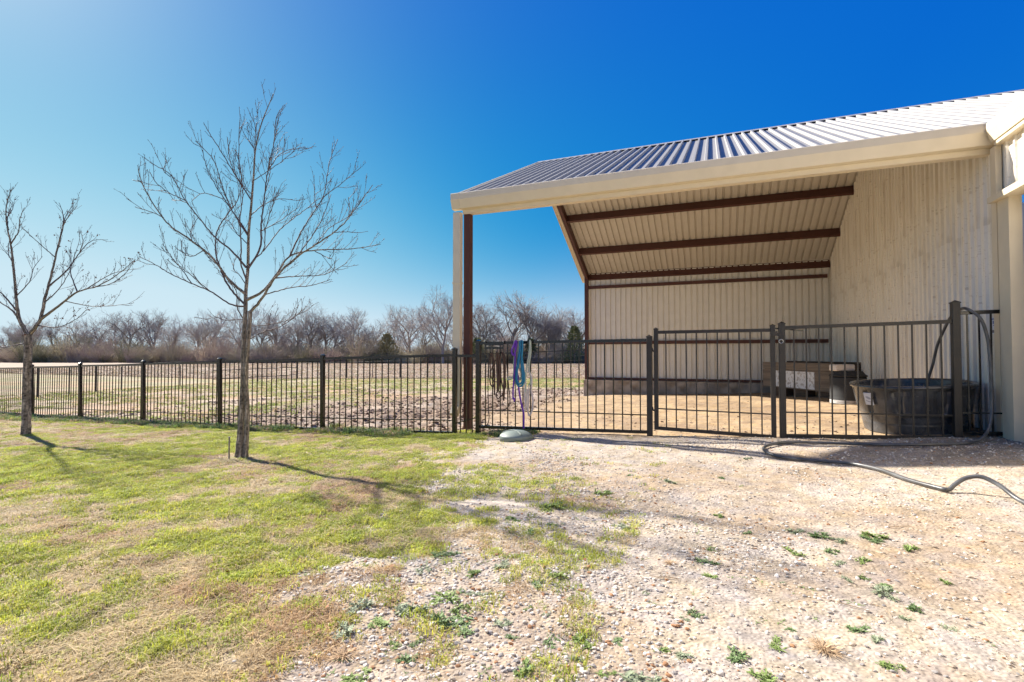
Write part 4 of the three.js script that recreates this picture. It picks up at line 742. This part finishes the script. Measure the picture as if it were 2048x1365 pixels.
{
  const blade = new THREE.MeshPhysicalMaterial({ color: 0xffffff, roughness: 1, transmission: 0.4, thickness: 0, side: THREE.DoubleSide });
  const greens = [], straws = [], flats = [];
  reseed(31337);
  for (let k = 0; k < 215000; k++) {
    // more tufts close by, fewer far off, over the whole lawn
    const f = rnd(), x = lerp(3.0, -17, Math.pow(f, 1.55)), z = rr(0.05, 7.2);
    const q = zones(x, z); if (z < 0.17) { if (rnd() > 0.25) continue; q.lawn = x < 0.4 ? 1 : 0; q.green = 0.75; }
    if (rnd() > q.lawn * q.lawn * (0.55 + 0.5 * ss(0.35, 0.55, q.n2)) + (z > 0.4 ? 0.004 + 0.3 * ss(1.5, 0, x - lawnEdge(z)) * ss(0.52, 0.66, fbm(x * 2.6, z * 2.6, 3, 160)) : 0)) continue;
    const y = G(x, z) + micro(x, z, q), g = 0.11 + 0.80 * q.green;
    const dist = Math.hypot(x - 3.45, z - 6.66); if (dist < 0.35) continue;
    if (rnd() < g) { const v = rr(0.5, 1.3) * (0.72 + 0.56 * fbm(x * 4.3, z * 4.3, 3, 155)), yel = rnd(); greens.push({ x, y, z, ry: rr(0, 6.28), s: rr(0.6, 1.2) * (z < 0.55 ? 1.35 : 1) * (0.65 + 0.8 * fbm(x * 5, z * 5, 2, 150)), sy: rr(0.6, 1.3), c: [lerp(0.30, 0.50, yel) * v, lerp(0.39, 0.47, yel) * v, lerp(0.03, 0.07, yel) * v] }); }
    else { const v = rr(0.5, 1.25), o = ss(0.42, 0.62, fbm(x * 1.3, z * 1.3, 3, 63)) * rr(0.5, 1); (rnd() < 0.5 ? straws : flats).push({ x, y, z, ry: rr(0, 6.28), s: rr(0.6, 1.25), sy: rr(0.5, 1), c: [lerp(0.58, 0.44, o) * v, lerp(0.45, 0.26, o) * v, lerp(0.235, 0.11, o) * v] }); }
  }
  scatter('green_grass', 'short green lawn grass', tuft(1, 20, 0.034, 0.036, 1.0, 0.0017), blade, greens);
  scatter('dry_grass', 'short dry straw coloured grass', tuft(2, 17, 0.032, 0.038, 1.6, 0.0015), blade, straws);
  scatter('dry_grass', 'flattened straw and thatch', tuft(3, 15, 0.032, 0.042, 3.4, 0.0015), blade, flats);
  // taller weeds along the fence foot
  const foot = []; reseed(555);
  for (let k = 0; k < 2600; k++) { const x = lerp(1.2, -14, Math.pow(rnd(), 1.3)), z = 0.24 + (x < -5 ? -0.03 * (-5 - x) : 0) + (rnd() - 0.35) * 0.55 * (0.5 + vn(x * 1.4, 2, 7)), v = rr(0.7, 1.2); if (vn(x * 2.2, 5, 9) < 0.22) continue; if (x > 0.45 && z > 0.45) continue; foot.push({ x, y: H(x, z), z, ry: rr(0, 6.28), s: rr(0.6, 1.3), c: rnd() < 0.25 ? [0.42 * v, 0.30 * v, 0.17 * v] : [lerp(0.12, 0.2, rnd()) * v, lerp(0.19, 0.26, rnd()) * v, 0.05 * v] }); }
  scatter('weed_strip', 'taller green weeds along the foot of the picket fence', tuft(4, 18, 0.085, 0.05, 0.9, 0.0045), blade, foot);
  // paddock grass behind the fence
  const pad = []; reseed(556);
  for (let k = 0; k < 26000; k++) { const x = rr(-26, 3), z = lerp(-0.1, -21, Math.pow(rnd(), 1.4)), q = zones(x, z); if (q.floor > 0.5 || rnd() > q.green * (1 - q.sand)) continue; const v = rr(0.7, 1.25), d = rnd() < 0.3; pad.push({ x, y: G(x, z) + micro(x, z, q), z, ry: rr(0, 6.28), s: rr(0.9, 1.9), c: d ? [0.5 * v, 0.36 * v, 0.2 * v] : [0.25 * v, 0.31 * v, 0.05 * v] }); }
  scatter('paddock_grass', 'patchy grass in the paddock behind the fence', tuft(6, 12, 0.05, 0.06, 1.3, 0.0035), blade, pad);
  // pasture stubble
  const stub = []; reseed(557);
  for (let k = 0; k < 22000; k++) { const z = lerp(-20, -95, Math.pow(rnd(), 1.5)), x = rr(-75, 30), v = rr(0.65, 1.15); stub.push({ x, y: H(x, z), z, ry: rr(0, 6.28), s: rr(1.6, 4.5), sy: 0.7, c: rnd() < 0.12 ? [0.26 * v, 0.27 * v, 0.09 * v] : [0.39 * v, 0.28 * v, 0.19 * v] }); }
  scatter('pasture_grass', 'dormant tan grass of the far pasture', tuft(7, 10, 0.06, 0.09, 1.2, 0.006), blade, stub);
}
function stone(s, flat) { const g = new THREE.IcosahedronGeometry(1, 1), p = g.attributes.position; for (let i = 0; i < p.count; i++) { const x = p.getX(i), y = p.getY(i), z = p.getZ(i), r = 0.72 + 0.5 * vn(x * 1.7 + 9, y * 1.7 + z * 2.3 + 5, s); p.setXYZ(i, x * r, y * r * flat, z * r); } g.computeVertexNormals(); return g; }
{
  const mat = std({ color: 0xffffff, roughness: 0.9 }), lists = [[], [], []]; reseed(808);
  for (let k = 0; k < 240000; k++) {
    const x = lerp(0.2, 7.2, rnd()), z = lerp(-0.4, 7.0, Math.pow(rnd(), 0.6)); if (x > 6.1) continue;
    const q = zones(x, z), den = z > 0.16 ? (1 - q.lawn) * (0.16 + 1.1 * ss(0.42, 0.66, fbm(x * 1.1 + 4, z * 1.1, 4, 610)) * ss(5.2, 3.0, x - (z < 1.4 ? 1.6 : 0)) + 0.5 * ss(4.2, 5.2, x) * ss(1.7, 1.2, z)) : 0.05;
    if (rnd() > den) continue; const t = rnd(), v = rr(0.75, 1.15); const s = 0.0016 + 0.0085 * Math.pow(rnd(), 4.5);
    const c = t < 0.5 ? [0.50, 0.455, 0.40] : t < 0.68 ? [0.41, 0.335, 0.255] : t < 0.84 ? [0.26, 0.24, 0.225] : t < 0.93 ? [0.32, 0.165, 0.08] : [0.64, 0.62, 0.59];
    lists[k % 3].push({ x, y: G(x, z) + micro(x, z, q) + s * 0.2, z, rx: rr(-0.4, 0.4), ry: rr(0, 6.28), rz: rr(-0.4, 0.4), s, sx: rr(0.8, 1.5), c: c.map((w) => w * v) });
  }
  lists.forEach((l, k) => scatter('gravel', 'loose pale gravel in the yard', stone(k + 3, 0.62), mat, l));
  // clods of the churned paddock and shed floor
  const cl = [[], []]; reseed(909);
  for (let k = 0; k < 30000; k++) { const x = rr(-11, 6.0), z = lerp(0.05, -15, Math.pow(rnd(), 1.35)), q = zones(x, z); let den = q.floor > 0.6 ? 0.22 * ss(-3.5, 0.1, z) + 0.03 : (q.sand * 0.9 + q.mud * 0.7) * ss(0.3, 0.55, fbm(x * 0.9, z * 0.9, 3, 431)) + 0.05; if (rnd() > den) continue; const v = rr(0.6, 1.2), s = lerp(0.012, 0.006, q.floor) + 0.027 * Math.pow(rnd(), 2.4) * lerp(1, 0.5, q.floor), d = rnd() < 0.55; cl[k % 2].push({ x, y: G(x, z) + micro(x, z, q) + s * 0.15, z, rx: rr(-0.5, 0.5), ry: rr(0, 6.28), rz: rr(-0.5, 0.5), s, sx: rr(0.8, 1.7), sy: rr(0.5, 1), c: d ? [0.21 * v, 0.14 * v, 0.095 * v] : [0.36 * v, 0.255 * v, 0.17 * v] }); }
  cl.forEach((l, k) => scatter('dirt_clods', 'clods of churned dirt in the paddock', stone(k + 13, 0.7), mat, l));
  // fallen leaves and twigs
  const lf = new Soup(); lf.quad(V(-1, 0.1, 0), V(0, 0.25, 0.55), V(1, 0.15, 0), V(0.1, 0, -0.5)); const leaves = []; reseed(1010);
  for (let k = 0; k < 1500; k++) { const x = lerp(6, -12, Math.pow(rnd(), 1.1)), z = rr(0.3, 6), q = zones(x, z); if (rnd() > 0.3 + 0.7 * q.lawn) continue; const v = rr(0.6, 1.3); leaves.push({ x, y: H(x, z) + rr(0.004, 0.016), z, rx: rr(-0.5, 0.5), ry: rr(0, 6.28), rz: rr(-0.5, 0.5), s: rr(0.006, 0.019), c: rnd() < 0.75 ? [0.30 * v, 0.13 * v, 0.055 * v] : [0.52 * v, 0.42 * v, 0.32 * v] }); }
  scatter('fallen_leaves', 'dry brown leaves scattered on the lawn', lf.build(), std({ color: 0xffffff, roughness: 0.85, side: THREE.DoubleSide }), leaves);
  const tw = new Soup().tube([V(-1, 0.02, 0), V(-0.3, 0.06, 0.08), V(0.4, 0.03, -0.05), V(1, 0.08, 0.06)], [0.03, 0.03, 0.024, 0.016], 5), tws = [];
  for (let k = 0; k < 420; k++) { const x = rr(-6, 6), z = rr(0.4, 6), v = rr(0.6, 1.2); tws.push({ x, y: H(x, z) + 0.004, z, ry: rr(0, 6.28), s: rr(0.015, 0.07), c: [0.40 * v, 0.29 * v, 0.19 * v] }); }
  scatter('dry_stalks', 'dry stalks and twigs lying on the ground', tw.build(), mat, tws);
}
{ // single weeds growing in the gravel
  function weedGeo(s, n, dry) { // several rosettes grown into one ragged mat
    reseed(s); const so = new Soup(), hubs = []; const hn = dry ? 1 : 4 + Math.floor(rnd() * 4);
    for (let k = 0; k < hn; k++) { const a = rr(0, 6.28), r = k ? rr(0.3, 0.95) : 0; hubs.push([Math.cos(a) * r * 1.2, Math.sin(a) * r * 0.8, rr(0.35, 0.75)]); }
    for (let k = 0; k < n; k++) {
      const [hx, hz, hs] = dry ? [0, 0, 1] : hubs[k % hn], a = rr(0, 6.28), el = dry ? rr(0.05, 1.0) : rr(0.05, 1.0), L = rr(0.4, 1.1) * hs, d = V(Math.cos(a) * Math.cos(el), Math.sin(el), Math.sin(a) * Math.cos(el)), side = V(-Math.sin(a), rr(-0.3, 0.3), Math.cos(a)).normalize(), w = dry ? 0.02 : rr(0.06, 0.12) * hs, o = V(hx + rr(-0.2, 0.2) * hs, -0.02, hz + rr(-0.2, 0.2) * hs);
      const p1 = o.clone().addScaledVector(d, L * 0.5).add(V(0, 0.05, 0)), p2 = o.clone().addScaledVector(d, L).add(V(0, -0.1 * L, 0));
      so.quad(o.clone().addScaledVector(side, -w * 0.3), o.clone().addScaledVector(side, w * 0.3), p1.clone().addScaledVector(side, w), p1.clone().addScaledVector(side, -w)); so.tri(p1.clone().addScaledVector(side, -w), p1.clone().addScaledVector(side, w), p2);
      if (!dry) for (const e of [-1, 1]) { const b = o.clone().lerp(p2, rr(0.3, 0.8)); so.tri(b, b.clone().addScaledVector(side, e * w * 2.2).addScaledVector(d, w * 1.4), b.clone().addScaledVector(d, w * 1.8)); }
    }
    return so.build();
  }
  const geos = [1, 2, 3, 4, 5, 6, 7].map((k) => weedGeo(k * 13, 90 + k * 8)), mats = [[0.13, 0.20, 0.07], [0.24, 0.28, 0.17], [0.17, 0.24, 0.06]].map((c) => std({ color: C(...c), roughness: 0.75, side: THREE.DoubleSide }));
  const spots = [[2.08,4.2,0.029],[2.05,4.42,0.023],[2.2,3.52,0.026],[2.53,3.53,0.028],[2.4,3.2,0.038],[2.41,3.7,0.033],[2.45,4.27,0.036],[2.43,4.1,0.036],[2.6,4.15,0.021],[2.71,4.27,0.026],[2.64,4.36,0.021],[2.43,4.53,0.018],[2.34,4.53,0.017],[2.2,4.75,0.035],[2.29,4.68,0.035],[2.37,4.79,0.035],[2.42,4.72,0.023],[2.49,4.77,0.033],[1.99,4.87,0.034],[2.17,4.9,0.033],[2.07,5.02,0.025],[2.31,4.99,0.017],[2.37,4.96,0.017],[2.64,4.71,0.018],[2.69,4.8,0.014],[2.79,4.62,0.015],[2.69,4.6,0.013],[2.86,4.79,0.02],[2.98,4.73,0.034],[3.11,4.72,0.018],[2.97,4.86,0.022],[2.83,5.02,0.03],[3.2,4.9,0.024],[2.3,5.18,0.028],[2.39,5.07,0.023],[3.09,2.4,0.032],[2.76,2.19,0.031],[2.25,2.8,0.021],[2.68,2.79,0.034],[2.71,3.97,0.017],[3.27,4.7,0.016],[2.85,4.43,0.02],[3.16,4.3,0.016],[3.09,4.91,0.015],[2.86,3.44,0.025],[2.32,4.38,0.022],[3.61,3.38,0.021],[3.87,3.31,0.021],[4.02,3.3,0.03],[4.08,3.39,0.032],[4.24,3.24,0.03],[4.28,3.31,0.024],[3.83,3.6,0.021],[4.01,3.57,0.023],[4.03,3.7,0.022],[4.12,3.68,0.028],[4.01,3.88,0.012],[4.1,3.84,0.016],[4.17,3.9,0.022],[4.15,4.02,0.029],[4.21,4.08,0.018],[4.14,4.17,0.018],[4.39,3.36,0.026],[3.41,3.87,0.032],[3.41,4.03,0.026],[3.94,4.34,0.024],[3.99,4.39,0.02],[3.66,4.53,0.018],[4.29,4.21,0.02],[3.99,4.56,0.018],[3.5,4.63,0.027],[3.35,4.73,0.022],[3.38,4.42,0.018],[3.33,4.47,0.011],[3.56,4.76,0.021],[3.72,4.41,0.014],[3.48,3.11,0.029],[3.48,2.18,0.022],[3.74,1.43,0.025],[3.43,3.69,0.017],[3.74,4.01,0.01],[4.43,3.78,0.012]];
  reseed(2024);
  spots.forEach(([x, z, r], k) => { const big = r > 0.0275, t = new THREE.Mesh(geos[(k * 5 + (k >> 3)) % 7], mats[(k * 7 + (k >> 2)) % 3]); t.name = uniq('weed'); t.castShadow = t.receiveShadow = true; t.position.set(x, H(x, z), z); const s = r * rr(1.3, 2.6); t.scale.set(s * rr(0.9, 1.4), s * rr(0.5, 1.0), s * rr(0.8, 1.1)); t.rotation.y = rr(0, 6.28);
    t.userData = big ? { label: 'wide low leafy green weed growing in the pale gravel', category: 'weed', group: 'wide weeds in the gravel' } : { label: 'small leafy green weed sprig growing in the pale gravel', category: 'weed', group: 'small weeds in the gravel' }; scene.add(t); });
  const sprig = []; reseed(77); // seedlings and grass sprigs too many to count
  for (let k = 0; k < 2600; k++) { const x = rr(0.6, 6), z = rr(0.5, 5.9), d = ss(2.4, 0.2, x - lawnEdge(z)) * 0.5 + 0.05; if (rnd() > d * ss(0.4, 0.62, fbm(x * 1.7, z * 1.7, 3, 640))) continue; const v = rr(0.7, 1.2), b = rnd() < 0.3; sprig.push({ x, y: H(x, z), z, ry: rr(0, 6.28), s: rr(0.01, 0.032), sy: rr(0.3, 0.8), c: b ? [0.42 * v, 0.30 * v, 0.17 * v] : [0.20 * v, 0.27 * v, 0.09 * v] }); }
  scatter('weed_seedlings', 'tiny weed seedlings scattered through the gravel', weedGeo(500, 40), std({ color: 0xffffff, roughness: 0.8, side: THREE.DoubleSide }), sprig);
  const dm = std({ color: C(0.42, 0.29, 0.17), roughness: 0.9, side: THREE.DoubleSide });
  [[3.81, 4.52, 0.085, 'largest dried brown weed clump on the bare dirt'], [3.23, 3.95, 0.05, 'dried brown weed clump among the gravel stones'], [2.16, 5.12, 0.075, 'dried brown weed clump at the near edge of the lawn']].forEach(([x, z, s, label], k) => { const t = new THREE.Mesh(weedGeo(40 + k, 150, true), dm); t.name = uniq('dried_weed'); t.castShadow = t.receiveShadow = true; t.position.set(x, H(x, z), z); t.scale.set(s, s * 0.5, s); t.userData = { label, category: 'weed' }; scene.add(t); });
}
renderer.render(scene, camera);
